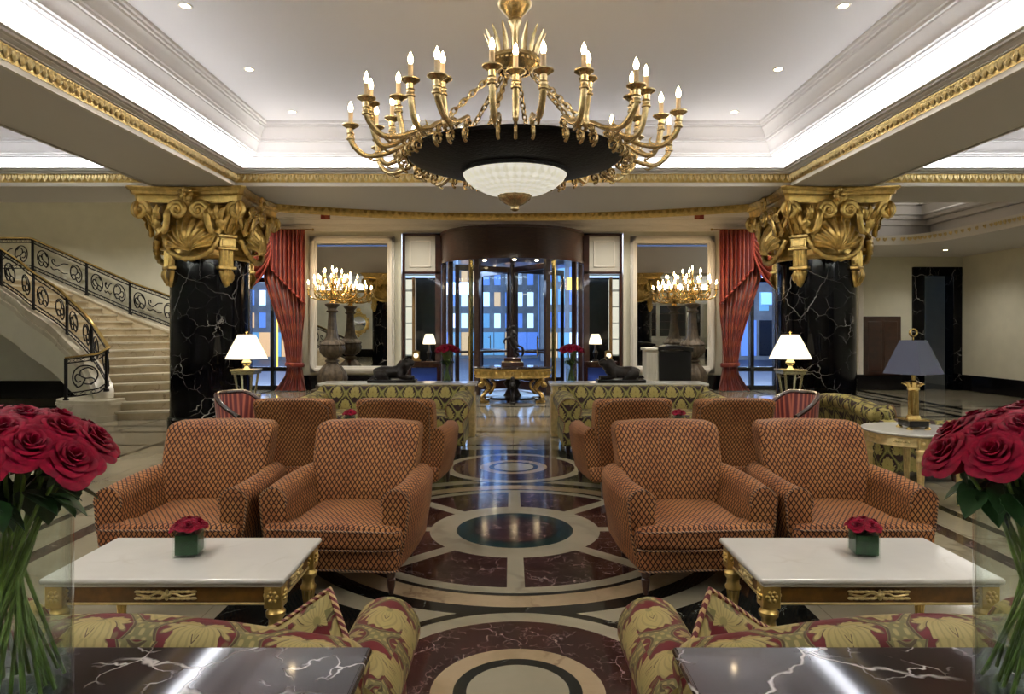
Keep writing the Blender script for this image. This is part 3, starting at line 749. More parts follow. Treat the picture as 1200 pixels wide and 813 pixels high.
def railing(name,fn,posts,label,inner,extra=None):
    r=empty(name,(posts[0][0] if 0 else -7,12.,0),0,label,'stair railing'); IVr=Matrix.Translation((7,-12.,0))
    def P(i,h):
        p=fn(i); return V((p[0],p[1],p[2]+h))
    i0,i1=posts[0],posts[-1]; n=int((i1-i0)*4)
    path=lambda h:[P(i0+(i1-i0)*k/n,h) for k in range(n+1)]
    H=.75
    b=MB(); b.tube(path(H+.012),.026,8,M=IVr,flat=(.7,1.3),up=(0,0,1)); b.build('handrail',M['brass'],r)
    for nm,h in (('top_rail',H-.02),('upper_rail',H-.09),('lower_rail',.13),('bottom_rail',.06)):
        b=MB(); b.tube(path(h),.013,6,M=IVr); b.build(nm,M['iron'],r)
    for i in posts:
        b=MB(); p=P(i,0); b.box(p.x-.022,p.x+.022,p.y-.022,p.y+.022,p.z-.02,p.z+H,b=.004,M=IVr); b.box(p.x-.035,p.x+.035,p.y-.035,p.y+.035,p.z-.02,p.z+.03,b=.004,M=IVr); b.build('post',M['iron'],r)
    for a,c in zip(posts,posts[1:]):
        b=MB(); L=(P(c,0)-P(a,0)).length; cells=[]
        if inner or L<.8:
            nn=2 if L>.8 else 1
            for k in range(nn): cells.append((heart(1 if k%2 else -1),(k+.5)/nn,.5/nn*.92))
        else:
            w=.23/L*1.0; cells=[(heart(-1),w*1.15,w),(heart(1),1-w*1.15,w),(curl(1),.5,.5-2.0*w)]
        for mo,cx,hw in cells:
            for cv in mo:
                pts=[P(a+(c-a)*(cx+x*hw),.39+y*.245) for x,y in cv]
                b.tube(spline(pts,3),.013,5,M=IVr)
        m=max(4,int(L/.11))
        for k in range(m):
            t=(k+.5)/m
            b.tube([P(a+(c-a)*(t-.3/m),H-.055),P(a+(c-a)*t,H-.03),P(a+(c-a)*(t+.3/m),H-.055),P(a+(c-a)*t,H-.08),P(a+(c-a)*(t-.3/m),H-.055)],.005,4,M=IVr)
            b.tube([P(a+(c-a)*(t-.3/m),.095),P(a+(c-a)*t,.12),P(a+(c-a)*(t+.3/m),.095),P(a+(c-a)*t,.07),P(a+(c-a)*(t-.3/m),.095)],.005,4,M=IVr)
        b.build('scroll_panel',M['iron'],r)
    return r
_N=[(-.6,(-7.97,12.02,.37)),(.6,(-7.7,11.98,.40)),(1.6,(-7.46,12.12,.44)),(2.4,(-7.40,12.36,.55))]
def inner_path(i):
    if i<=2.4:
        for (a,p),(b_,q) in zip(_N,_N[1:]):
            if i<=b_: return V(p).lerp(V(q),(i-a)/(b_-a))
    t=min(1,(i-2.4)/1.2); p=Ipt(i); w=V((-7.40,12.36,.55)); v=V((p.x-.04,p.y-.02,fz(i)+.2)); return w.lerp(v,t) if t<1 else v
def outer_path(i):
    if i>NS: p=Opt(NS); return V((p.x-(i-NS)*.35,p.y,fz(NS)+.25))
    p=Opt(i); return V((p.x,p.y,fz(i)+.25))
railing('stair_railing',inner_path,[-.6,2.2,5.4,8.7,12,15.2,17.9],'black wrought-iron stair railing with brass handrail, near side, ending at the newel',True)
railing('stair_railing',outer_path,[.3,2.8,5.6,8.6,11.4,14.3,17.9,21.4],'black wrought-iron stair railing with brass handrail, far side against the wall',False)

# ================================================================== ENTRANCE
rd=empty('revolving_door',(0,18.2,0),0,'large round revolving door with a dark wood drum and curved glass sides','revolving door'); rd['kind']='thing'
def arcband(b,r0,r1,a0,a1,z0,z1,n=24,mi=0):
    vs=[]; 
    for k in range(n+1):
        a=a0+(a1-a0)*k/n
        for r_,z in ((r0,z0),(r1,z0),(r1,z1),(r0,z1)): vs.append((r_*sin(a),-r_*cos(a),z))
    b.add(vs,[(k*4+j,k*4+(j+1)%4,(k+1)*4+(j+1)%4,(k+1)*4+j) for k in range(n) for j in range(4)]+[(0,1,2,3),tuple(n*4+j for j in (3,2,1,0))],mi=mi)
b=MB(); arcband(b,1.78,1.90,-pi*.5,pi*.5,3.42,4.12,48); b.build('header',M['veneer'],rd)
b=MB(); arcband(b,1.76,1.93,-pi*.5,pi*.5,4.12,4.18,48); arcband(b,1.75,1.92,-pi*.5,pi*.5,3.36,3.43,48); 
for a in (-.33,.33): arcband(b,1.89,1.905,a-.006,a+.006,3.42,4.12,2)
b.build('header_moulding',M['darkwood'],rd)
b=MB(); b.lathe([(1e-4,3.38),(1.8,3.38),(1.8,3.42),(1e-4,3.42)],n=48); b.build('drum_ceiling',M['darkwood'],rd)
for s_ in (-1,1):
    for k,(a,w,m) in enumerate(((28,.035,'veneer'),(34,.012,'brass'),(60,.018,'darkwood'),(86,.08,'darkwood'))):
        b=MB(); arcband(b,1.77,1.89,s_*R(a)-w,s_*R(a)+w,0,3.4,4); b.build('post',M[m],rd)
    b=MB(); arcband(b,1.82,1.835,s_*R(30),s_*R(86),.12,3.36,20); b.build('curved_glass',M['paneglass'],rd)
    b=MB(); arcband(b,1.79,1.87,s_*R(30),s_*R(86),.0,.14,20); b.build('kick_rail',M['brass'],rd)
b=MB(); b.lathe([(.0,0),(.06,0),(.06,3.4),(0,3.4)],n=16); b.build('centre_shaft',M['darkwood'],rd)
for k in range(4):
    a=R(32+90*k); W=T(rz=a); f=MB()
    for q in ((.08,.17,.05,3.3),(1.62,1.72,.05,3.3)): f.box(q[0],q[1],-.03,.03,q[2],q[3],b=.008,M=W)
    for q in ((.08,1.72,.05,.28),(.08,1.72,3.15,3.3),(.08,1.72,1.02,1.08)): f.box(q[0],q[1],-.025,.025,q[2],q[3],b=.008,M=W)
    wf=f.build('door_wing',M['darkwood'],rd)
    b=MB(); b.box(.16,1.63,-.005,.005,.27,3.16,M=W); b.build('pane',M['paneglass'],wf,smooth=False)
    b=MB(); b.tube([(1.3,-.07,.95),(1.3,-.07,1.45)],.014,8,M=W); b.tube([(1.3,-.07,1.0),(1.3,0,1.0)],.01,6,M=W); b.tube([(1.3,-.07,1.4),(1.3,0,1.4)],.01,6,M=W); b.build('push_bar',M['brass'],wf)
for x,y in ((-.7,-1.15),(.05,-1.3),(.62,-1.15),(-.5,.8),(.5,.8)):
    b=MB(); b.lathe([(1e-5,3.355),(.035,3.36),(.05,3.38)],(x,y,0),12); b.build('ceiling_spot',M['downlight'],rd)
b=MB(); arcband(b,.02,1.95,-pi,pi,.0,.012,40); b.build('threshold',M['asphalt'],rd)
for s_ in (-1,1):
    side_word='staircase' if s_<0 else 'doorway'
    e=empty('entrance_sidelight',(s_*2.46,18.1,0),0,'tall dark framed side window under a white panel, %s side'%side_word,'side window'); e['kind']='thing'
    b=MB()
    for x0,x1,z0,z1 in ((-.48,-.41,0,4.2),(.40,.56,0,4.2),(-.48,.56,4.13,4.2),(-.48,.56,3.11,3.18),(-.48,.56,0,.12)): 
        X0,X1=sorted((x0*-s_,x1*-s_)); b.box(X0,X1,-.08,.08,z0,z1,b=.008)
    b.build('frame',M['darkwood'],e)
    X0,X1=sorted((.41*s_,-.40*s_))
    b=MB(); b.box(X0,X1,-.03,.03,3.18,4.13,b=.004); b.build('upper_panel',M['pillar'],e)
    b=MB()
    for q in ((X0+.12,X1-.12,3.30,3.33),(X0+.12,X1-.12,3.98,4.01),(X0+.12,X0+.15,3.3,4.01),(X1-.15,X1-.12,3.3,4.01)): b.box(q[0],q[1],-.05,-.03,q[2],q[3],b=.004)
    b.build('panel_moulding',M['white_trim'],e)
    b=MB(); b.box(X0,X1,-.006,.006,.12,3.11); b.build('pane',M['paneglass'],e,smooth=False)
    # lit display vitrine behind the side window
    d=empty('display_vitrine',(s_*2.58,18.78,0),0,'warmly lit wooden display vitrine behind the side window %s side'%side_word,'display case')
    b=MB(); b.box(-.6,.6,.5,.55,0,3.2); b.box(-.62,-.57,-.4,.55,0,3.2); b.box(.57,.62,-.4,.55,0,3.2); b.build('back_panel',M['black'],d,smooth=False)
    b=MB(); b.box(-.6,.6,-.4,.5,3.1,3.2); b.build('top_panel',M['wall'],d,smooth=False)
    b=MB(); xx=-s_*-.2; b.box(s_*.12-.04,s_*.12+.04,-.35,-.25,0,3.05,b=.01); b.build('post',plain('lit_oak_post',(214,150,90),.4) if s_<0 else bpy.data.materials['lit_oak_post'],d)
    for z in (.9,1.35,1.8,2.25,2.7): 
        b=MB(); X0,X1=sorted((s_*.16,s_*.55)); b.box(X0,X1,-.3,.4,z,z+.02,b=.005); b.build('shelf',M['white_trim'],d)
    b=MB(); X0,X1=sorted((s_*.17,s_*.56)); b.box(X0,X1,.44,.46,.9,3.05,b=.005); b.build('added_glow_panel',M['added_glow'],d)  # glowing sheet added behind the shelves to brighten them
    b=MB(); b.box(-.5,.5,-.2,-.1,3.06,3.1,b=.01); b.build('light_strip',M['win_white'],d)
    # small cabinet with lamp and clock in front of the side window
    tb=empty('side_cabinet',(s_*2.28,17.45,0),0,'small red-brown cabinet with blue front beneath the side window, %s side'%side_word,'cabinet')
    b=MB(); b.box(-.42,.42,-.2,.2,.76,.81,b=.01); b.box(-.4,.4,-.18,.18,.66,.76,b=.008); b.build('top',M['mahogany'],tb)
    for lx in (-.37,.37):
        for ly in (-.15,.15): b=MB(); b.box(lx-.025,lx+.025,ly-.025,ly+.025,0,.66,b=.006); b.build('leg',M['mahogany'],tb)
    b=MB(); b.box(-.33,.33,-.02,.02,.08,.64,b=.01); b.build('front_panel',plain('blue_cloth_panel',(30,70,170),.6) if s_<0 else bpy.data.materials['blue_cloth_panel'],tb)
    lp=empty('table_lamp',(s_*2.15,17.45,.81),0,'small lit cream table lamp on the red-brown entrance cabinet, %s side'%side_word,'lamp')
    b=MB(); b.lathe([(1e-5,0),(.08,0),(.08,.03),(.03,.06),(.05,.14),(.07,.22),(.03,.3),(.02,.44),(1e-5,.44)],n=16); b.build('base',M['bronze'],lp)
    b=MB(); b.lathe([(.17,.44),(.155,.55),(.10,.70),(.095,.70),(.15,.55),(.163,.44)],n=24); b.build('shade',M['shade_lit'],lp)
    ck=empty('mantel_clock',(s_*2.48,17.4,.81),0,'gilded clock on the small cabinet on the %s side of the entrance'%side_word,'clock')
    b=MB(); b.box(-.12,.12,-.06,.06,0,.04,b=.01); b.box(-.09,.09,-.05,.05,.04,.26,b=.015); b.lathe([(1e-5,.30),(.05,.27),(.1,.26)],n=12); b.build('case',M['antique'],ck)
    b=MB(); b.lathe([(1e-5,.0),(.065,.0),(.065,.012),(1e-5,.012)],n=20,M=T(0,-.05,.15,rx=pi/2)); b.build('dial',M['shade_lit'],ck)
# wall mirrors in broad white frames
for s_,lab in ((-1,'tall white framed wall mirror reflecting a round gilt mirror, near the staircase'),(1,'tall white framed wall mirror reflecting a cream bookcase, on the marble doorway side')):
    m=empty('wall_mirror',(s_*4.28,18.06,0),0,lab,'mirror'); hw=1.13; z0,z1=.46,4.12; fw=.19
    f=MB()
    for q in ((-hw,-hw+fw,z0,z1),(hw-fw,hw,z0,z1),(-hw,hw,z0,z0+fw),(-hw,hw,z1-fw,z1)):
        f.box(q[0],q[1],-.07,.02,q[2],q[3],b=.02)
        f.box(q[0]+.05,q[1]-.05,-.1,-.06,q[2]+.05,q[3]-.05,b=.015) if 1 else None
    f.build('frame',M['white_trim'],m)
    b=MB(); b.box(-hw+fw-.02,hw-fw+.02,-.03,.0,z0+fw-.02,z1-fw+.02); b.build('mirror_glass',M['mirror'],m,smooth=False)
# curtains
def make_curtain(s_,label):
    c=empty('curtain',(s_*6.4,17.85,0),0,label,'curtain')
    # local x positive = away from the centre of the hall; (inner edge is the edge next to the mirror)
    X=lambda q: s_*q
    def edges(t):        # t 0 top..1 bottom -> (inner,outer) local offsets
        keys=[(0,(-.92,.1)),(.30,(-.9,.16)),(.5,(-.9,-.12)),(.7,(-.86,-.38)),(.835,(-.84,-.46)),(.86,(-.83,-.47)),(.9,(-.86,-.42)),(1,(-.96,-.16))]
        for (a,p),(b_,q) in zip(keys,keys[1:]):
            if t<=b_: k=(t-a)/(b_-a); k=k*k*(3-2*k) if 0 else k; return p[0]+(q[0]-p[0])*k,p[1]+(q[1]-p[1])*k
        return keys[-1][1]
    def f(u,v):
        a,b_=edges(v); w=b_-a; amp=.05*(.7+.5*min(1,1/(w+.3)))
        x=a+w*u+.012*sin(u*60+v*9); z=4.22*(1-v)+.02
        y=amp*sin(u*2*pi*9+1.2*sin(v*5+u*4))+.02*sin(u*31+v*7)-.05
        if v>.93: y-=.12*(v-.93)/.07*abs(sin(u*11))
        return V((X(x),y,z))
    uvf=lambda u,v:(u*1.9,4.2*(1-v))
    b=MB(); b.sheet(f,110,50,.012,uvs=uvf); b.build('drape',M['curtain'],c,sharp=80)
    def hem(u): return .62+.50*(1-u)
    def f2(u,v):          # jabot hanging in front, slanted hem; u 0 at the inner edge
        x=-.95+.86*u; L=lerp(1.95,1.05,u)-.25*0; z=4.25-L*v
        y=-.14+.045*sin(u*2*pi*8)+.01*sin(v*9+u*20); return V((X(x*(1-.0*v)),y,z))
    b=MB(); b.sheet(f2,80,20,.012,uvs=lambda u,v:(u*1.5,lerp(1.95,1.05,u)*v)); b.build('jabot',M['curtain'],c,sharp=80)
    b=MB(); b.tube([V((X(-.95+.86*k/80),-.14+.045*sin(k/80*2*pi*8),4.25-lerp(1.95,1.05,k/80))) for k in range(81)],.03,6)
    b.tube([V((X(-.07),-.16,4.25)),V((X(-.06),-.17,3.6)),V((X(-.08),-.15,3.18))],.022,6); b.build('fringe',M['bullion'],c,sharp=80)
    def f3(u,v):
        x=-.08+1.25*u; sag=1.42*(sin(pi*(u*.92+.04))**.5)*v+.12*v
        fold=abs(sin(v*pi*6.5)); y=-.12-.11*fold*sin(pi*min(1,u+.1))-.10*sin(pi*u)*sin(pi*v)
        return V((X(x),y,4.25-sag+.03*fold))
    b=MB(); b.sheet(f3,30,80,.012,uvs=lambda u,v:(u*1.3,v*1.6)); b.build('swag',M['curtain'],c,sharp=80)
    b=MB(); b.tube([V((X(-.08+1.25*k/30),-.2-.1*sin(pi*k/30),4.25-(1.42*(sin(pi*(k/30*.92+.04))**.5)+.12))) for k in range(31)],.03,6); b.build('fringe',M['bullion'],c,sharp=80)
    b=MB(); 
    P=[V((X(-.655+.24*cos(a)),-.06+.13*sin(a),.70+.015*cos(a))) for a in [2*pi*k/24 for k in range(24)]]
    b.tube(P,.035,8,closed=True,flat=(1.6,.6),up=(0,0,1)); b.build('tieback',M['curtain'],c)
    b=MB(); b.tube([(X(-1.1),0,4.27),(X(1.3),0,4.27)],.02,8); b.ball((X(-1.12),0,4.27),.035,6); b.build('rod',M['antique'],c)
make_curtain(-1,'tied back red damask curtain with swag and fringed jabot, staircase side')
make_curtain(1,'tied back red damask curtain with swag and fringed jabot, doorway side')
# things the mirrors show: round gilt mirror and a cream bookcase on the wall behind the lens
m=empty('round_mirror',(-9.0,YR+.02,1.95),0,'round gilt framed convex mirror seen in the tall wall mirror','mirror')
b=MB(); b.lathe([(.42,.0),(.44,.06),(.5,.09),(.58,.07),(.62,.0)],n=40,M=T(rx=-pi/2)); 
for k in range(14): a=2*pi*k/14; b.ball((cos(a)*.62,.04,sin(a)*.62),.07,6)
b.ball((0,.05,.78),.14,8); b.ball((0,.05,-.72),.09,6); b.build('frame',M['gold'],m)
b=MB(); b.lathe([(1e-5,.10),(.2,.085),(.43,.02)],n=32,M=T(rx=-pi/2)); b.build('glass',M['mirror'],m)
bc=empty('bookcase',(9.4,YR+.3,0),0,'cream bookcase with glazed dark shelves seen in the tall wall mirror','bookcase')
b=MB(); b.box(-1.8,1.8,-.28,.28,0,1.05,b=.02); b.box(-1.85,1.85,-.3,.32,1.05,1.12,b=.02); b.box(-1.8,1.8,-.28,0,1.12,3.1); b.box(-1.9,1.9,-.3,.2,3.1,3.25,b=.03)
for k in range(5): b.box(-1.8+.86*k,-1.66+.86*k,-.2,.12,1.12,3.1,b=.01)
b.build('case',M['pillar'],bc)
for k in range(4):
    b=MB(); b.box(-1.62+.86*k,-.98+.86*k,0,.02,1.2,3.0); b.build('recess',M['black'],bc,smooth=False)
    for z in (1.6,2.05,2.5): 
        b=MB(); b.box(-1.62+.86*k,-.98+.86*k,.0,.1,z,z+.03,b=.005); b.build('shelf',M['veneer'],bc)
# ================================================================== ARMCHAIRS
def piping(b,pts,r=.007): b.tube(pts,r,6)
def make_armchair(mat='lattice'):
    c=empty('armchair',(0,0,0))
    m=M[mat]
    # upholstered base, slightly narrower at the floor
    b=MB(); b.rbox(0,-.02,.22,.86,.84,.145,.04,8,fn=lambda w:(w.x*(1-.06*(.29-w.z)/.17*0.8)*(1+.05*sin(pi*(w.y+.44)/.84)),w.y,w.z)); b.build('seat_base',m,c,sharp=70)
    # T shaped seat cushion
    def cush(w):
        t=min(1,max(0,(w.y+.36)/.06)); t=t*t*(3-2*t); k=lerp(1.,.66,t)
        dome=.035*cos(w.x*2.6)*cos((w.y+.1)*2.6)*(1 if w.z>.36 else 0)
        bow=-.03*(1-(w.x/.43)**2)*(1-t)
        return (w.x*k,w.y+bow,w.z+dome)
    b=MB(); b.rbox(0,-.125,.355,.88,.68,.135,.045,14,fn=cush); b.build('seat_cushion',m,c,sharp=80)
    for z,nm in ((.405,'piping'),(.298,'piping'),(.158,'piping')):
        b=MB(); pts=[]
        hw=.43 if z>.2 else .41
        for k in range(25):
            x=-hw+2*hw*k/24; e=.03*max(0,(abs(x)-hw+.05)/.05)**2
            y=(-.467-.03*(1-(x/.43)**2)+e) if z>.2 else -.442+e
            pts.append((x,y,z+.01*(1-(x/.43)**2)*(z>.4)))
        b.tube(pts,.006,6); b.build(nm,M['piping'],c)
    # backrest: raked, crowned, round shouldered, hollowed toward the sitter
    def back(w):
        t=(w.z-.22)/.74; x=w.x*(1-.16*(1-t)*(1-t)+.0*t)
        y=w.y+.20*t*t*.6+.09*t-.05*(abs(x)/.37)**2*(1 if w.y<.22 else .35)
        z=w.z+.012*cos(x*4)*t
        if w.y<.2: y-=.035*sin(pi*min(1,max(0,(t-.2)/.8)))*cos(x*3.6)
        return (x,y,z)
    b=MB(); b.rbox(0,.225,.59,.77,.19,.745,.06,14,fn=back,seg=4); b.build('backrest',m,c,sharp=80)
    b=MB(); pts=[]
    for k in range(41):
        t=k/40; 
        if t<.3: x=-.352; z=.42+.46*(t/.3)
        elif t>.7: x=.352; z=.42+.46*((1-t)/.3)
        else: a=(t-.3)/.4; x=-.352*cos(pi*a)**1 if 0 else lerp(-.352,.352,a); z=.88+.072*min(1,sin(pi*a)*2.2)
        w=back(V((x*1.0,.315,z))); pts.append((w[0],w[1]+.004,w[2]))
    b.tube(spline(pts,1),.006,6); b.build('piping',M['piping'],c)
    # arms: rolled top, outward bow, full depth panel
    for s_ in (-1,1):
        n=16; prof=[]
        for k in range(14):                      # roll
            a=R(-60+300*k/13); prof.append((.375+.015+.088*sin(a-R(60))*1.0,.565+.088*-cos(a-R(60))))
        rings=[]
        for j in range(n+1):
            t=j/n; y=-.40+.74*t; bow=.045*sin(pi*min(1,t*.9+.05)); sc=1-.06*t; zz=.02*t
            rr=[]; rd=.088
            for k in range(18):
                a=R(-20+220*k/17)                # from inner side over the top to the outer side
                rr.append((.385+bow*.8-rd*cos(a)*.98,y,.565+rd*sin(a)+zz))
            rr.append((.455+bow,y,.42)); rr.append((.425+bow*.6,y,.24)); rr.append((.40,y,.18)); rr.append((.31,y,.18)); rr.append((.30,y,.34)); rr.append((.305,y,.46))
            rings.append([(s_*x,y_,z_) for x,y_,z_ in rr])
        # soft front face: shrink first rings
        def shrink(r,k,dy):
            cx=sum(p[0] for p in r)/len(r); cz=sum(p[2] for p in r)/len(r)
            return [(cx+(p[0]-cx)*k,p[1]+dy,cz+(p[2]-cz)*k) for p in r]
        r0=rings[0]; rings=[shrink(r0,.0,-.018),shrink(r0,.6,-.018),shrink(r0,.9,-.014),shrink(r0,.97,-.006)]+rings
        L=len(r0); vs=[p for r in rings for p in r]
        fs=[(j*L+i,j*L+(i+1)%L,(j+1)*L+(i+1)%L,(j+1)*L+i) for j in range(len(rings)-1) for i in range(L)]+[tuple((len(rings)-1)*L+i for i in range(L))]
        b=MB(); b.add(vs,fs); b.build('armrest',m,c,sharp=60)
        b=MB(); P=[V(p)+V((0,-.008,0)) for p in r0[:20]]; b.tube(P,.006,6); b.build('piping',M['piping'],c)
    for s_ in (-1,1):
        b=MB(); b.lathe([(1e-4,0),(.014,0),(.016,.02),(.024,.05),(.028,.095),(.02,.102),(.03,.115),(.032,.17),(1e-4,.17)],(s_*.36,-.385,0),12); b.build('leg',M['darkwood'],c)
        b=MB(); b.rbox(s_*.29,.34,.10,.045,.045,.24,.008,4,fn=lambda w:(w.x,w.y+.06*(.2-w.z)/.2,w.z)); b.build('leg',M['darkwood'],c)
    return c
g0='lattice armchairs facing the near tables'; g1='lattice armchairs with their backs to the near tables'
ch=make_armchair(); ch.location=(-1.10,4.60,0); ch.rotation_euler=(0,0,R(-5)); tag(ch,'brown lattice armchair facing the lens, beside the medallion aisle on the staircase side','armchair',g0)
dup(ch,(-2.16,4.62,0),R(0),'brown lattice armchair facing the lens, outer one of the pair on the staircase side',g0)
dup(ch,(1.13,4.60,0),R(5),'brown lattice armchair facing the lens, beside the medallion aisle on the doorway side',g0)
dup(ch,(2.16,4.62,0),R(0),'brown lattice armchair facing the lens, outer one beside the round gilt table',g0)
dup(ch,(-1.12,6.98,0),pi+R(-6),'brown lattice armchair turned away, beside the medallion aisle on the staircase side',g1)
dup(ch,(-2.16,6.98,0),pi+R(1),'brown lattice armchair turned away, next to the striped chair on the staircase side',g1)
dup(ch,(1.12,6.98,0),pi+R(6),'brown lattice armchair turned away, beside the medallion aisle on the doorway side',g1)
dup(ch,(2.16,6.98,0),pi+R(-1),'brown lattice armchair turned away, next to the striped chair on the doorway side',g1)
# ================================================================== SOFAS
def make_sofa(L,D,hb,ha,mat,label,camel=.05,cush=2,name='sofa',group=None,aw=.13):
    c=empty(name,(0,0,0),0,label,'sofa',group); m=M[mat]; h=L/2
    b=MB(); b.rbox(0,0,.24,L-.14,D-.06,.22,.03,6); b.build('seat_base',m,c,sharp=60)
    W=(L-2*aw*1.75)
    for k in range(cush):
        w=W/cush; x=-W/2+w*(k+.5)
        b=MB(); b.rbox(x,-.07,.415,w-.006,D-.26,.15,.05,8,fn=lambda q,x=x:(q.x,q.y,q.z+(.02*cos((q.x-x)*2.5) if q.z>.42 else 0))); b.build('seat_cushion',m,c,sharp=80)
    def back(w):
        t=(w.z-.2)/(hb-.2); u=w.x/h
        z=w.z+camel*(cos(u*2.6)*.5+.5)*max(0,t)**2-.02*max(0,t)
        y=w.y+.10*t*t+(.03*t if w.y>D/2-.12 else 0)
        return (w.x,y,z)
    b=MB(); b.rbox(0,D/2-.15,(hb+.2)/2,L-aw*1.2,.20,hb-.2,.085,18,fn=back,seg=5); b.build('backrest',m,c,sharp=80)
    # rolled crest along the back
    b=MB(); P=[]
    for k in range(33):
        x=(-1+2*k/32)*(h-aw*.55); u=x/h; P.append((x,D/2+.0,hb-.085+camel*(cos(u*2.6)*.5+.5)-.02))
    b.tube(P,[.06]+[.092]*31+[.06],14); b.build('back_roll',m,c,sharp=80)
    for s_ in (-1,1):
        rings=[]; n=14; y0=-D/2; y1=D/2-.02; r=aw
        for j in range(n+1):
            t=j/n; y=y0+(y1-y0)*t; zz=.03*t*t; rr=[]
            cx=h-r
            for k in range(20):
                a=R(-35+250*k/19); rr.append((cx-r*cos(a),y,ha-r+r*sin(a)+zz))
            rr+= [(h-r*.55,y,ha-r*2.1),(h-r*.45,y,.3),(h-r*.4,y,.12),(cx-r*.75,y,.12),(cx-r*.75,y,.35),(cx-r*.7,y,ha-r*1.9)]
            rings.append([(s_*p[0],p[1],p[2]) for p in rr])
        def shrink(q,k,dy):
            X=sum(p[0] for p in q)/len(q); Z=sum(p[2] for p in q)/len(q); return [(X+(p[0]-X)*k,p[1]+dy,Z+(p[2]-Z)*k) for p in q]
        r0=rings[0]; r1=rings[-1]
        rings=[shrink(r0,0,-.03),shrink(r0,.7,-.03),shrink(r0,.93,-.022),shrink(r0,.985,-.01)]+rings+[shrink(r1,.95,.02),shrink(r1,0,.03)]
        K=len(r0); vs=[p for q in rings for p in q]; fs=[(j*K+i,j*K+(i+1)%K,(j+1)*K+(i+1)%K,(j+1)*K+i) for j in range(len(rings)-1) for i in range(K)]
        # patterned over the roll: u around the roll, v along it
        per=[0]
        for i in range(1,K+1): a,b_=r0[i-1],r0[i%K]; per.append(per[-1]+sqrt((a[0]-b_[0])**2+(a[2]-b_[2])**2))
        uv=[]
        for j in range(len(rings)-1):
            for i in range(K):
                ya=rings[j][i][1]-.03*(j<4); yb=rings[j+1][i][1]
                if j<3: uv.append([(rings[j][i][0],rings[j][i][2]),(rings[j][(i+1)%K][0],rings[j][(i+1)%K][2]),(rings[j+1][(i+1)%K][0],rings[j+1][(i+1)%K][2]),(rings[j+1][i][0],rings[j+1][i][2])])
                else: uv.append([(per[i],ya),(per[i+1],ya),(per[i+1],yb),(per[i],yb)])
        b=MB(); b.add(vs,fs,uv); b.build('armrest',m,c,sharp=60)
        if mat!='damask_red': b=MB(); b.tube([V(p)+V((0,-.026,0)) for p in r0[:22]],.008,6); b.build('piping',M['piping'],c)
        for y in (-D/2+.1,D/2-.08):
            b=MB(); b.lathe([(1e-4,0),(.02,0),(.03,.05),(.035,.14),(1e-4,.14)],(s_*(h-.14),y,0),10); b.build('leg',M['darkwood'],c)
    return c
ls='%s sofa facing away behind the dark marble console, %s side'
s1=make_sofa(1.70,.68,.71,.60,'damask_red',ls%('red and olive acanthus','staircase'),camel=.10,cush=1,group='acanthus sofas in front of the lens',aw=.128)
s1.location=(-1.235,2.30,0); s1.rotation_euler=(0,0,pi)
s2=dup(s1,(1.235,2.30,0),pi,ls%('red and olive acanthus','doorway'))
def pillow(x,y,z,rx,ry,rz,label,mat='damask_red'):
    c=empty('throw_pillow',(x,y,z),0,label,'pillow','rope-edged pillows on the acanthus sofas'); c.rotation_euler=(rx,ry,rz)
    def f(u,v,s_):
        a=2*u-1; q=2*v-1; e=max(0,(1-a*a)*(1-q*q))**.5; k=1-.06*(1-abs(a)*abs(q))
        return V((a*.21*k*(1+.0),s_*.085*e,q*.21*k))
    b=MB(); b.grid(lambda u,v:f(u,v,1),16,16); b.grid(lambda u,v:f(u,v,-1),16,16); b.build('cover',M[mat],c,sharp=80)
    b=MB(); pts=[]
    for q in range(4):
        for k in range(12):
            t=k/12; u,v=((t,0),(1,t),(1-t,1),(0,1-t))[q]; pts.append(f(u,v,0))
    b.tube(pts,.011,6,closed=True); b.build('rope_trim',M['rope'],c)
for s_,w in ((-1,'staircase'),(1,'doorway')):
    pillow(s_*.72,2.25,.48,-.25,s_*R(33),s_*.2,'red and olive pillow with twisted rope edge on the near sofa, %s side'%w)
ls='green gold damask sofa facing the lens, %s'
s3=make_sofa(2.36,1.12,.84,.74,'damask_green',ls%'rear of the seats, staircase side',camel=.0,cush=2,group='green damask sofas at the rear of the seating group',aw=.15)
s3.location=(-1.76,9.32,0)
dup(s3,(1.76,9.32,0),0,ls%'rear of the seats, doorway side')
s5=make_sofa(1.72,.95,.80,.66,'damask_green','green damask sofa seen from its end, behind the round gilt table',camel=.09,cush=2,aw=.13)
s5.location=(4.38,8.0,0); s5.rotation_euler=(0,0,pi/2)
